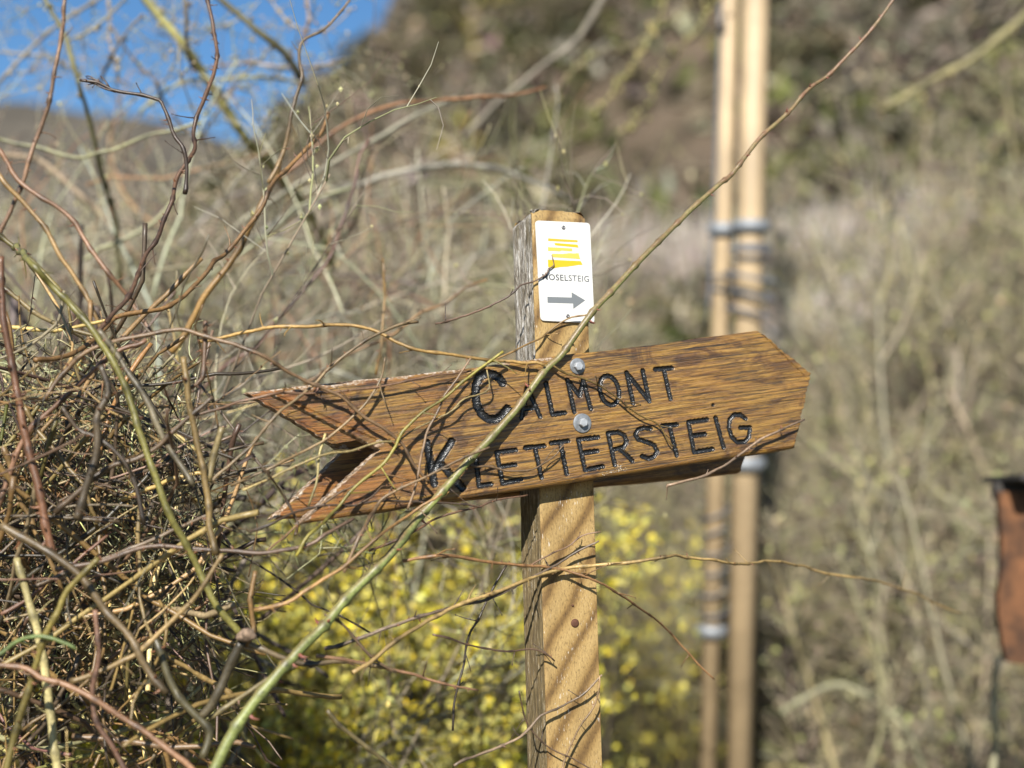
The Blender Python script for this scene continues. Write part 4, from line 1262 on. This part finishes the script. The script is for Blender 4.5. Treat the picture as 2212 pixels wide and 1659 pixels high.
# ------------------------------------------------------------------ bramble canes, traced one by one
def bd(x, y):
    """depth of the front board's plane at a pixel, held level beyond the left end"""
    xx = max(x, 620); xx = min(xx, 1780)
    r_ = ray(xx, y)
    return float(np.dot(p_board - CAM, nrm) / np.dot(r_, nrm))
def D3(pts, dl):
    """dl: distance in front of the board plane (m), number or (start, end) or list"""
    if isinstance(dl, (int, float)): dv = np.full(len(pts), dl)
    elif len(dl) == 2: dv = np.linspace(dl[0], dl[1], len(pts))
    else: dv = np.array(dl)
    dv = [d_ * (.5 if 600 < x < 1770 and 690 < y < 1150 and d_ > 0 else 1) for (x, y), d_ in zip(pts, dv)]
    for i_, (x, y) in enumerate(pts):           # canes lean on the post below the board
        w_ = math.exp(-((x - 1215) / 170) ** 2) * min(max((y - 1100) / 60, 0), 1)
        dv[i_] = dv[i_] * (1 - w_) - .018 * w_
    return [(x, y, bd(x, y) - d_) for (x, y), d_ in zip(pts, dv)]
Vc = lambda oy, *p: [(x * .336, oy + y * .336) for x, y in p]
z5 = lambda *p: [(743 + x * .336, 1106 + y * .336) for x, y in p]
BRN = (.20, .120, .058); DRK = (.05, .034, .026); ORG = (.40, .235, .085); TAN = (.44, .31, .155); PUR = (.14, .085, .070); GRN = (.22, .30, .09)
YEL = (.40, .29, .09); GRY = (.27, .21, .165); STR = (.66, .52, .30); RED = (.30, .10, .055); OLI = (.25, .21, .07)
# the thick green cane
mc = [(1945, -25), (1930, 0), (1890, 55), (1855, 95), (1790, 160), (1750, 190), (1700, 245), (1640, 300), (1580, 375), (1560, 392), (1520, 430), (1465, 480), (1415, 530), (1350, 598), (1285, 668), (1215, 765), (1175, 803), (1120, 880), (1060, 945), (1000, 1010), (950, 1070), (900, 1125), (840, 1200), (760, 1280), (700, 1350), (640, 1410), (580, 1480), (520, 1560), (470, 1650), (455, 1690)]
md = np.interp([p[0] for p in mc], [455, 800, 1000, 1175, 1285, 1500, 1945], [.12, .06, .040, .022, .016, -.02, -.05])
mr = np.interp([p[0] for p in mc], [455, 650, 950, 1175, 1420, 1700, 1945], [.0074, .0066, .0056, .0050, .0040, .0032, .0023])
traced('bramble_cane', D3(mc, list(md)), list(mr), (.215, .25, .075), 'thick green bramble cane with reddened upper side running diagonally across the whole sign', 'bramble cane', M_cane,
       'bramble canes around the sign', 12, .006, 26, (.30, .10, .07), .05, red=(.21, .10, .06), parts=True, wig=.0003)
CN = [
 (D3([(144, -20), (140, 30), (136, 64), (114, 181), (101, 235), (71, 316), (50, 386), (7, 497), (-20, 560)], -.45), (.0032, .0042), (.30, .16, .11), 8, 'reddish brown cane slanting through the sky at the left edge'),
 (D3([(171, 175), (190, 178), (218, 181), (259, 200), (312, 207), (340, 215), (353, 223), (370, 265), (380, 295), (398, 323), (402, 370), (400, 418)], -.02), (.0022, .0030), (.055, .030, .022), 8, 'dark dead twig curling over in front of the sky, top left'),
 (D3([(447, -20), (462, 67), (464, 144), (447, 202), (420, 279), (417, 329), (380, 386), (370, 437), (346, 497), (312, 553), (299, 593), (282, 637), (239, 684), (202, 721)], (-.35, .0)), (.0032, .0034), (.15, .075, .05), 22, 'dark upright cane rising from the tangle to the top edge'),
 (D3([(760, 0), (743, 17), (699, 64), (652, 91), (648, 144), (652, 168), (638, 218), (625, 279), (605, 343), (580, 393)], -.4), (.0025, .005), (.25, .15, .08), 5, 'forked brown cane over the right end of the sky'),
 (D3([(706, 245), (685, 296), (635, 353), (591, 396), (568, 447), (531, 494), (484, 551), (467, 560), (437, 600), (396, 640), (353, 661), (316, 671), (249, 687), (215, 721), (188, 744), (148, 768), (114, 778), (74, 778)], (-.35, .03)), (.0035, .0036), (.30, .155, .07), 20, 'long brown cane bowing from the left tangle up past the sky'),
 (D3([(600, 385), (650, 350), (700, 300), (760, 262), (840, 230), (950, 216), (1100, 205), (1180, 190)], -.9), (.006, .004), (.36, .16, .085), 4, 'blurred rust red cane lying along the hill at upper middle'),
 (D3(Vc(553, (0, 0), (20, 300), (60, 600), (110, 900), (180, 1200), (240, 1450), (280, 1646), (330, 1900)), .08), (.0042, .006), (.22, .095, .06), 16, 'red brown cane standing along the left edge'),
 (D3(Vc(553, (100, -60), (190, 30), (330, 190), (480, 330), (570, 430), (650, 550), (740, 700), (810, 850), (880, 1050), (960, 1300), (1080, 1646), (1180, 1826), (1310, 2076), (1400, 2256), (1540, 2436)), (-.2, .06, .06, .06, .07, .07, .07, .07, .07, .07, .07, .06, .05, .05, .04)), (.0042, .0048), OLI, 14, 'olive yellow cane running down through the tangle to the swollen bud'),
 (D3(Vc(553, (640, 470), (780, 690), (940, 930), (1010, 1090), (1090, 1260), (1240, 1470)), .055), (.0042, .0040), GRY, 2, 'grey brown cane just right of the olive yellow cane'),
 (D3([(430, 744), (484, 728), (544, 714), (605, 701), (655, 704), (740, 704), (790, 712), (833, 729), (868, 745), (912, 758), (985, 767), (1061, 776), (1123, 780), (1157, 781), (1176, 790)], (-.06, .035)), (.0035, .0030), (.52, .30, .12), 10, 'orange tan cane arching over the top of the board to the green cane'),
 (D3([(1178, 790), (1189, 791), (1228, 809), (1264, 818), (1294, 830), (1326, 855), (1378, 897), (1423, 921), (1443, 951), (1454, 961)], (.022, .020)), (.0024, .0013), (.17, .105, .04), 8, 'thin dark twig dropping right across the lettering from the green cane'),
 (D3([(400, 905), (450, 889), (591, 852), (620, 849), (705, 846), (810, 833), (897, 817), (979, 808), (1020, 802)], .03), (.0026, .0016), (.25, .13, .09), 12, 'thin purplish twig lying along the upper edge of the board'),
 (D3([(94, 862), (114, 829), (158, 781), (202, 751), (249, 738), (316, 726), (380, 714), (403, 714), (470, 731), (518, 744), (577, 770), (658, 823), (740, 855), (787, 896), (833, 925), (871, 960), (892, 1000), (927, 1047)], (.05, .045)), (.0034, .0022), (.25, .145, .095), 18, 'brown cane arching from the left tangle down over the notch of the board'),
 (D3([(1011, 776), (985, 820), (959, 855), (950, 878), (927, 928), (912, 980), (900, 1038), (880, 1100)], .05), (.0018, .0026), (.30, .18, .13), 9, 'pinkish brown twig crossing the large initial of the lower line'),
 (D3([(1090, 761), (1029, 805), (985, 843), (953, 869), (912, 895), (868, 933), (854, 960), (825, 998), (778, 1041), (728, 1097), (664, 1155), (640, 1200)], .055), (.0026, .0030), (.38, .30, .07), 10, 'yellow green twig rising past the notch to the top edge of the board'),
 (D3([(1052, 800), (1058, 840), (1037, 852), (1000, 861), (962, 893), (892, 930), (857, 954), (819, 955), (752, 974), (705, 983), (606, 1018), (520, 1060)], .04), (.0014, .0024), TAN, 16, 'tan thorny twig ending in a hook at the large initial of the upper line'),
 (D3([(835, 770), (825, 814), (804, 849), (769, 893), (708, 948), (650, 980), (591, 1009), (500, 1050)], .03), (.0020, .0026), (.32, .20, .12), 8, 'light brown twig crossing the upper prong of the fishtail'),
 (D3([(900, 690), (822, 726), (723, 785), (682, 826), (635, 866), (600, 893), (548, 954), (518, 983), (440, 1060)], (.0, .05)), (.003, .0026), (.34, .22, .14), 8, 'brown cane passing behind the tip of the upper prong'),
 (D3([(702, 940), (690, 989), (685, 1047), (664, 1094)], .02), (.0022, .0022), (.55, .42, .22), 3, 'short straw coloured twig hanging over the lower prong'),
 (D3([(540, 1150), (588, 1129), (644, 1105), (699, 1094), (766, 1094), (833, 1085), (956, 1085), (1040, 1096)], .05), (.0026, .0018), PUR, 12, 'purplish twig lying along the lower edge of the board'),
 (D3([(580, 1190), (644, 1132), (708, 1082), (769, 1050), (822, 1027), (883, 1041)], .045), (.0024, .0012), (.22, .12, .07), 6, 'thin brown twig climbing over the lower prong'),
 (D3([(766, 1094), (800, 1070), (824, 1050), (848, 1056)], .05), (.0016, .0010), (.2, .11, .07), 2, 'tiny hooked twig under the lower prong'),
 (D3([(550, 992), (583, 1024), (606, 1065), (632, 1106), (644, 1132), (638, 1155)], .05), (.0018, .0030), (.12, .07, .045), 3, 'dark crooked twig in front of the lower prong tip'),
 (D3([(1060, 965), (985, 1000), (912, 1033), (839, 1068), (816, 1091), (781, 1152), (740, 1240)], .07), (.0022, .0034), (.28, .17, .11), 8, 'brown twig crossing the lower board edge below the large initial'),
 (D3([(1000, 985), (1017, 1004), (1060, 1009), (1097, 1018), (1141, 1019), (1168, 1011), (1198, 988), (1216, 961)], .028), (.0028, .0012), (.20, .12, .08), 3, 'bowed brown twig lying over the middle of the lower lettering'),
 (D3([(1733, 908), (1696, 921), (1658, 941), (1641, 951), (1583, 994), (1546, 1014), (1501, 1034), (1440, 1050)], .03), (.0020, .0030), (.36, .23, .19), 6, 'pinkish grey twig crossing the lower right corner of the board'),
 (D3([(1188, 554), (1194, 573), (1183, 580), (1178, 591), (1149, 609), (1124, 616), (1101, 637), (1040, 665), (940, 700)], (-.028, -.029, -.029, -.029, -.029, -.03, -.03, -.05, -.1)), (.0011, .0022), (.22, .13, .11), 3, 'thin twig touching the yellow bars of the white plate'),
 (D3([(1280, 672), (1266, 680), (1238, 686), (1213, 699), (1183, 722), (1163, 733), (1108, 756), (1060, 782), (1010, 812)], (-.012, -.018, -.022, -.026, -.028, -.02, -.01, .006, .01)), (.0016, .0019), (.42, .24, .11), 3, 'thin orange brown twig slanting under the white plate'),
 (D3([(760, 1456), (810, 1418), (877, 1371), (958, 1321), (1029, 1294), (1123, 1261), (1197, 1234), (1281, 1224), (1358, 1219), (1442, 1207), (1472, 1202), (1563, 1214), (1620, 1214), (1667, 1212), (1724, 1220), (1771, 1235), (1855, 1250), (1906, 1262), (1973, 1281), (2074, 1324)], [.08, .07, .06, .05, .045, .04, .04, .04, .03, .02, .0, -.05, -.1, -.15, -.2, -.25, -.3, -.4, -.5, -.6]), (.0040, .0022), (.52, .33, .16), 14, 'long light tan cane crossing the post below the board and trailing right past the poles'),
 (D3([(870, 1215), (938, 1200), (995, 1203), (1045, 1213), (1129, 1224), (1176, 1222), (1230, 1234), (1297, 1261), (1348, 1291), (1400, 1325), (1450, 1370), (1500, 1425), (1540, 1465)], (.02, .05, .05, .05, .03, .03, .03, .02, -.05, -.1, -.12, -.12, -.12)), (.0034, .0018), (.38, .19, .10), 10, 'red brown cane crossing the post and dropping right towards the poles'),
 (D3([(1294, 1166), (1240, 1197), (1197, 1224), (1146, 1250), (1119, 1264), (1062, 1291), (998, 1304), (945, 1321), (884, 1341), (820, 1361), (700, 1400)], .035), (.0020, .0036), (.22, .15, .13), 8, 'greyish purple cane running just below the long tan cane'),
 (D3([(1300, 1150), (1260, 1156), (1227, 1183), (1166, 1210), (1140, 1225)], .03), (.0013, .0016), (.30, .17, .13), 6, 'thin reddish twig crossing the post above the long tan cane'),
 (D3([(700, 1325), (743, 1358), (777, 1392), (814, 1429), (854, 1452)], .06), (.0024, .0026), (.16, .10, .07), 6, 'dark twig joining the red brown cane left of the post'),
 (D3([(680, 1420), (760, 1432), (854, 1452), (904, 1462), (958, 1476), (1029, 1489)], .05), (.0036, .0020), (.36, .19, .13), 8, 'reddish cane ending left of the post'),
 (D3(z5((1040, 350), (1000, 420), (920, 580), (860, 700), (810, 800), (780, 980), (740, 1110), (700, 1270), (690, 1400)), -.02), (.0022, .0024), (.06, .04, .032), 8, 'dark thin cane hanging below the tan cane left of the post'),
 (D3(z5((560, 790), (680, 810), (800, 850), (1000, 880), (1100, 880), (1220, 890), (1300, 930), (1360, 965)), .03), (.0020, .0016), (.19, .11, .09), 2, 'short purplish twig ending on the front of the post'),
 (D3(z5((1660, 1040), (1540, 1160), (1400, 1240), (1260, 1310), (1150, 1440), (900, 1560), (700, 1640)), .03), (.0018, .0030), (.33, .22, .18), 3, 'pinkish twig crossing the lower part of the post'),
 (D3(z5((1650, 1040), (1648, 1130), (1610, 1250), (1510, 1390), (1450, 1530), (1410, 1646), (1390, 1760)), .045), (.0014, .0024), (.50, .30, .19), 8, 'light brown thorny cane bending up the right side of the post foot'),
 (D3(z5((1120, 1150), (1160, 1300), (1210, 1400), (1330, 1530), (1500, 1610), (1600, 1660)), .025), (.0014, .0014), (.15, .09, .07), 4, 'thin dark twig creeping over the post at the bottom edge'),
 (D3(z5((-120, 1280), (0, 1400), (130, 1510), (300, 1646), (400, 1740)), .08), (.0042, .0040), (.15, .11, .06), 2, 'dark cane in the bottom tangle left of the post'),
 (D3([(959, 1068), (920, 1090), (880, 1115), (822, 1155), (743, 1220), (665, 1274), (622, 1304), (551, 1321)], .09), (.0022, .0036), (.42, .22, .10), 6, 'orange brown cane with a cut end below the green cane'),
 (D3([(800, 1190), (892, 1152), (935, 1126), (985, 1111), (1035, 1097), (1064, 1082), (1140, 1066)], .03), (.0026, .0014), (.20, .10, .07), 10, 'dark red twig slanting up to the underside of the board'),
 (D3([(0, 1133), (81, 1177), (141, 1214), (178, 1244), (215, 1294), (235, 1324), (279, 1371), (312, 1435), (360, 1500)], .10), (.0052, .0050), (.20, .13, .08), 4, 'thick brown cane falling right from the left edge'),
 (D3([(215, 1203), (171, 1240), (141, 1281), (124, 1324), (101, 1371), (84, 1425), (60, 1499), (37, 1556), (10, 1670)], .13), (.0036, .0050), (.26, .19, .06), 8, 'olive and red shoot in the lower left tangle'),
 (D3([(-20, 1412), (0, 1408), (50, 1381), (94, 1375), (148, 1391), (168, 1405)], .14), (.0032, .0022), (.22, .28, .10), 3, 'small green shoot at the lower left edge'),
 (D3([(40, 1210), (47, 1240), (67, 1308), (81, 1361), (94, 1425), (108, 1543), (124, 1659), (128, 1700)], .05), (.0048, .0062), STR, 0, 'pale straw coloured dead stem standing in the lower left corner'),
 (D3([(-10, 1435), (60, 1442), (87, 1462), (141, 1476), (195, 1499), (252, 1539), (336, 1600), (400, 1650), (430, 1680)], .14), (.0036, .0040), (.36, .18, .12), 10, 'reddish cane running right along the bottom left'),
 (D3([(202, 1320), (215, 1408), (198, 1492), (208, 1560), (235, 1603), (265, 1659), (280, 1700)], .12), (.0032, .0036), (.30, .15, .12), 6, 'purplish upright cane in the bottom left tangle'),
 (D3([(524, 1388), (505, 1425), (487, 1462), (454, 1526), (433, 1550)], .06), (.0070, .0060), (.10, .075, .055), 0, 'stout dark stem below the swollen bud'),
 (D3([(524, 1388), (588, 1415), (655, 1432), (743, 1429), (830, 1440)], .05), (.0056, .0040), (.22, .15, .10), 4, 'stout brown cane running right from the swollen bud'),
 (D3([(450, 1546), (504, 1516), (578, 1472), (640, 1440)], .05), (.0050, .0036), (.24, .18, .11), 2, 'brown cane rising right above the bottom edge'),
 (D3([(120, 1230), (215, 1210), (309, 1180), (403, 1182), (504, 1188), (588, 1193), (672, 1176), (700, 1156), (760, 1120)], .05), (.0034, .0024), (.20, .12, .10), 14, 'level purplish cane below the fishtail'),
 (D3([(77, 1262), (134, 1240), (242, 1200), (336, 1163), (370, 1146), (450, 1110)], .03), (.0032, .0024), (.24, .16, .13), 6, 'grey purple cane rising right in the left tangle'),
 (D3([(551, 1230), (545, 1290), (543, 1360), (530, 1395)], .05), (.0040, .0046), (.24, .13, .06), 0, 'short brown stem standing on the swollen bud'),
 (D3([(-10, 1112), (27, 1010), (64, 930), (130, 870), (200, 800), (260, 750), (316, 735)], .02), (.0042, .0030), (.30, .15, .11), 8, 'reddish cane rising right from the left edge'),
 (D3([(395, 770), (400, 800), (410, 860), (420, 920), (432, 990), (445, 1060), (452, 1130), (470, 1200)], .06), (.0040, .0046), (.27, .17, .08), 4, 'brown upright cane with a cut top left of the fishtail'),
 (D3([(444, 690), (442, 760), (436, 820), (412, 838)], .04), (.0032, .0028), (.17, .09, .06), 8, 'dark upright thorny twig in the upper tangle'),
 (D3([(460, 860), (410, 900), (350, 960), (300, 990), (240, 1010), (180, 1060), (120, 1110)], .06), (.0030, .0042), (.16, .10, .075), 6, 'dark cane descending left from the upper tangle'),
 (D3([(480, 925), (465, 970), (455, 1010), (452, 1040)], .05), (.0046, .0046), (.32, .23, .13), 0, 'short light brown stub with a cut top'),
 (D3([(215, 790), (232, 850), (212, 900), (210, 950), (205, 990), (180, 1060), (165, 1120)], .09), (.0044, .0056), (.14, .095, .07), 4, 'crooked dark stem in the middle of the left tangle'),
 (D3([(130, 880), (170, 925), (210, 945), (260, 990), (290, 1040), (310, 1130)], .08), (.0028, .0032), (.10, .065, .05), 6, 'dark bent cane left of the olive yellow cane'),
 (D3([(480, 1200), (420, 1290), (360, 1350), (300, 1410), (240, 1440), (150, 1470)], .10), (.0028, .0038), (.38, .24, .13), 5, 'light brown cane crossing the lower tangle'),
 (D3([(330, 1370), (370, 1470), (410, 1530), (450, 1580), (440, 1640)], .06), (.0050, .0056), (.15, .12, .075), 2, 'dark olive stem left of the green cane near the bottom'),
]
for pts, r, col, nt_, lab in CN:
    traced('bramble_cane', pts, r, col, lab, 'bramble cane', M_cane, 'bramble canes around the sign', 8, .007, nt_, (.22, .10, .05), .10, wig=.0006)

CN2 = [
 ([(-20, 310), (0, 330), (40, 390), (125, 450), (220, 565), (270, 640), (330, 720)], -.42, .0042, (.30, .15, .10), 'blurred reddish cane falling right from the left edge under the far hill'),
 ([(-20, 350), (0, 375), (60, 450), (150, 580), (215, 700), (240, 780)], -.38, .0042, (.36, .21, .10), 'blurred orange brown cane beside the reddish one at left'),
 ([(-20, 500), (0, 515), (75, 575), (150, 655), (190, 700)], -.30, .0042, (.34, .25, .09), 'blurred yellow brown cane running down from the left edge'),
 ([(-10, 610), (15, 630), (100, 685), (165, 715), (250, 730)], -.25, .0040, (.36, .25, .14), 'tan cane reaching right from the left edge at mid height'),
 ([(370, 760), (390, 725), (430, 660), (480, 600), (525, 515), (575, 415), (600, 350)], -.45, .0062, (.40, .22, .09), 'wide blurred orange cane leaning right behind the bowing brown cane'),
 ([(430, 860), (450, 830), (575, 725), (700, 575), (750, 450), (775, 350), (790, 300)], -.75, .0048, (.20, .10, .09), 'blurred purple cane rising right between tangle and post'),
 ([(650, 830), (750, 765), (850, 715), (1000, 625), (1040, 600)], -.6, .0040, (.34, .18, .09), 'blurred rusty cane rising towards the plate'),
 ([(815, 815), (822, 760), (832, 650), (826, 560)], -.5, .0036, (.38, .22, .10), 'short upright blurred orange cane above the upper prong'),
 ([(0, 300), (80, 318), (160, 345), (230, 330), (330, 290), (430, 262)], -.9, .0040, (.38, .34, .22), 'blurred pale branch wandering along the foot of the far hill'),
 ([(380, 640), (470, 580), (560, 520), (660, 440), (760, 400)], -1.1, .0062, (.40, .37, .27), 'pale grey blurred branch parallel to the arching branch'),
 ([(620, 400), (660, 480), (700, 560), (730, 640)], -1.2, .0050, (.30, .29, .14), 'blurred yellow green stem descending behind the orange cane'),
 ([(180, 560), (260, 520), (340, 470), (400, 400)], -1.1, .0050, (.40, .36, .26), 'blurred pale twig rising right below the far hill'),
]
for pts, dl, r_, col, lab in CN2:
    traced('bramble_cane' if r_ < .007 and 'branch' not in lab and 'stem' not in lab and 'twig' not in lab else 'branch', D3(pts, dl), (r_, r_ * .8), col, lab,
           'bramble cane' if 'cane' in lab and 'behind the orange' not in lab else 'branch', M_cane, None, 8, .012, 4, (.22, .10, .05), .10, wig=.0012)
# the forked end of the dead twig against the sky
a_ = Acc(); b_ = P(218, 181, bd(218, 181) + .02)
for pp_ in ([(240, 193), (218, 181), (195, 165), (185, 165)], [(225, 186), (207, 172), (186, 168)], [(236, 190), (228, 176), (217, 164)], [(250, 198), (222, 190), (205, 181), (190, 183)]):
    w_ = np.array([P(x_, y_, bd(x_, y_) + .02) for x_, y_ in pp_]); w_, _ = catmull(w_, np.zeros((len(w_), 1)), .004)
    tubes(a_, (w_ - b_)[None], np.linspace(.0018, .0007, len(w_))[None], np.array([[.05, .028, .02]]), 6)
tag(link('twig_tip', a_.mesh('twig_tip', M_cane), None, b_), 'forked dark tip of the dead twig in front of the sky', 'twig')

# swollen bud / gall at the joint
bm = bmesh.new(); bmesh.ops.create_icosphere(bm, subdivisions=3, radius=.0105)
for v in bm.verts: v.co = Vector((v.co.x * 1.25, v.co.y, v.co.z * .85)) * (1 + .16 * math.sin(v.co.x * 330 + 1) * math.sin(v.co.z * 290))
me = bpy.data.meshes.new('gall'); bm.to_mesh(me); bm.free()
me.materials.append(simple('dry_bud_husk', (.26, .18, .12), .85, 0, 220, .8, .8))
for p in me.polygons: p.use_smooth = True
tag(link('rose_hip', me, None, P(532, 1372, bd(532, 1372) - .07)), 'small pale withered hip at the joint of the canes at bottom left', 'hip')
# curled dry leaf
a_ = Acc()
lp = np.array([P(*p) for p in D3([(508, 1004), (520, 998), (535, 990), (552, 980)], .06)])
lp, _ = catmull(lp, np.zeros((4, 1)), .002)
wd = np.sin(np.linspace(0.05, np.pi - .05, len(lp)))[:, None] * .004
up_v = np.array([.3, .1, 1.0])
g_ = np.stack([lp - up_v * wd, lp + np.array([0, .002, 0]), lp + up_v * wd], 1) - lp[0]
i = np.arange(len(lp) * 3).reshape(-1, 3)
qd = np.concatenate([np.stack([i[:-1, k], i[:-1, k + 1], i[1:, k + 1], i[1:, k]], -1) for k in (0, 1)])
a_.add(g_.reshape(-1, 3), (.05, .03, .022), qd)
tag(link('dry_leaf', a_.mesh('dry_leaf', M_twig), None, lp[0]), 'small dark curled dead leaf left of the lower prong', 'leaf')

# ------------------------------------------------------------------ the tangle at lower left
def dens(x, y):
    """how thick the tangle is at a picture point, 0..1"""
    lim = np.interp(y, [600, 720, 800, 1000, 1150, 1300, 1500, 1659], [0, 300, 430, 470, 460, 500, 540, 520])
    return np.clip((lim - x) / 130, 0, 1) * np.clip((y - 720) / 160, 0, 1) * np.interp(y, [1250, 1450], [1, .45])
def sample(n, x0, x1, y0, y1):
    o = []
    while len(o) < n:
        x, y = rng.uniform(x0, x1), rng.uniform(y0, y1)
        if rng.uniform() < dens(x, y): o.append((x, y))
    return np.array(o)
cols = [BRN, DRK, PUR, GRY, (.26, .17, .09), TAN, (.10, .07, .055), (.20, .17, .07), STR]
cols = [(c_[0], c_[1], c_[2] * .74) for c_ in cols]
wts = [5, 6, 4, 2.5, 4, 2.2, 5, 1.2, 1.0]
ctr_ = P(200, 1300, 2.3)
def tangle(n, L, K, r0, r1, d0, d1, curl, cols, w, sides, nthorn, ytop=690):
    a = Acc()
    xy = sample(n, -150, 620, ytop, 1850 if sides > 4 else 1480)
    dep = rng.uniform(d0, d1, n)
    p = np.array([P(x, y, d) for (x, y), d in zip(xy, dep)]) - ctr_
    ang = rng.uniform(0, 2 * np.pi, n)
    d_ = np.stack([np.cos(ang), rng.normal(0, .35, n), np.sin(ang) * 1.0], 1)
    ll = rng.uniform(*L, n)
    p = p - norm(d_) * ll[:, None] * .5
    w_ = kinked(p, d_, ll, K, .20, .28, .016) if sides > 4 else walks(p, d_, ll, K, curl)
    rr_ = np.exp(rng.uniform(np.log(r0), np.log(r1), n))
    rad = taper(n, K, 1, .7) * rr_[:, None] * (1 + .12 * rng.normal(0, 1, (n, K)))
    c = pick(cols, n, .22, w)
    tubes(a, w_, rad, c[:, None, :] * rng.uniform(.75, 1.2, (n, K, 1)), sides)
    if nthorn:
        q, dd, _ = offshoots(w_, nthorn, 1.3, .05, .95)
        tw = walks(q, dd, rng.uniform(.005, .011, nthorn), 3, .15)
        tubes(a, tw, np.tile([[.0016, .0008, .0001]], (nthorn, 1)), pick([(.18, .09, .05)], nthorn), 4, False)
    return a
a = tangle(680, (.12, .5), 24, .0007, .0044, 1.98, 2.6, .10, cols, wts, 6, 1500)
b_ = tangle(34, (.2, .5), 20, .0032, .0056, 2.0, 2.5, .10, cols, wts, 7, 80, 1120)
a.v += b_.v; a.c += b_.c; a.q += [q_ + a.n for q_ in b_.q]; a.t += [t_ + a.n for t_ in b_.t]; a.n += b_.n
tag(link('bramble_tangle', a.mesh('bramble_tangle', M_cane), None, ctr_), 'dense tangle of thorny brown bramble canes filling the lower left', 'bramble', kind='stuff')
a = tangle(2300, (.03, .16), 9, .0006, .0014, 2.15, 2.75, .20, [(.40, .40, .18), (.50, .48, .28), (.26, .24, .12), (.36, .28, .17), (.10, .085, .06)], [3, 3, 2, 2, 1], 4, 0)
b0 = sample(3800, -100, 600, 700, 1520)
q = np.array([P(x, y, d) for (x, y), d in zip(b0, rng.uniform(2.2, 2.8, len(b0)))]) - ctr_
flecks(a, q, rng.uniform(.0012, .0034, len(q)), pick([(.46, .48, .19), (.56, .55, .32), (.30, .30, .13), (.42, .34, .22)], len(q), .2), elong=2.2)
tag(link('fine_twigs', a.mesh('fine_twigs', M_twig), None, ctr_), 'fine pale green and grey twiglets massed behind the bramble tangle', 'twigs', kind='stuff')
# shaded inner stems deeper in the thicket
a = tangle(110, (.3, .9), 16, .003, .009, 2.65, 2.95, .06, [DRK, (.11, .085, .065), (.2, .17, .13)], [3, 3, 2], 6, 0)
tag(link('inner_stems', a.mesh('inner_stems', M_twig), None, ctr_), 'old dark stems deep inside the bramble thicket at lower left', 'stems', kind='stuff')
# small cluster of wispy twigs caught behind the sign and below it
a = Acc()
n = 240
xy = np.stack([rng.normal(700, 120, n), rng.uniform(930, 1260, n)], 1)
p = np.array([P(x, y, d) for (x, y), d in zip(xy, rng.uniform(2.35, 3.0, n))]) - ctr_
w_ = walks(p, rng.normal(0, 1, (n, 3)) * [1, .4, 1], rng.uniform(.05, .2, n), 9, .18)
tubes(a, w_, taper(n, 9, .0013, .0006), pick([(.30, .29, .17), (.2, .16, .11), (.16, .17, .07)], n), 4)
tag(link('wispy_twigs', a.mesh('wispy_twigs', M_twig), None, ctr_), 'loose wispy twigs behind the fishtail end of the board', 'twigs', kind='stuff')

# keep every base colour within the range of real sunlit surfaces: one albedo factor for all materials
for m in bpy.data.materials:
    nt = m.node_tree; bs = nt.nodes.get('Principled BSDF')
    k = {'white_enamel': .80}.get(m.name, .80)
    inp = bs.inputs['Base Color']
    if inp.is_linked:
        src = inp.links[0].from_socket
        nt.links.new(mix(nt, 1.0, src, (k, k, k), 'MULTIPLY'), inp)
    else:
        c = inp.default_value; inp.default_value = (c[0] * k, c[1] * k, c[2] * k, 1)
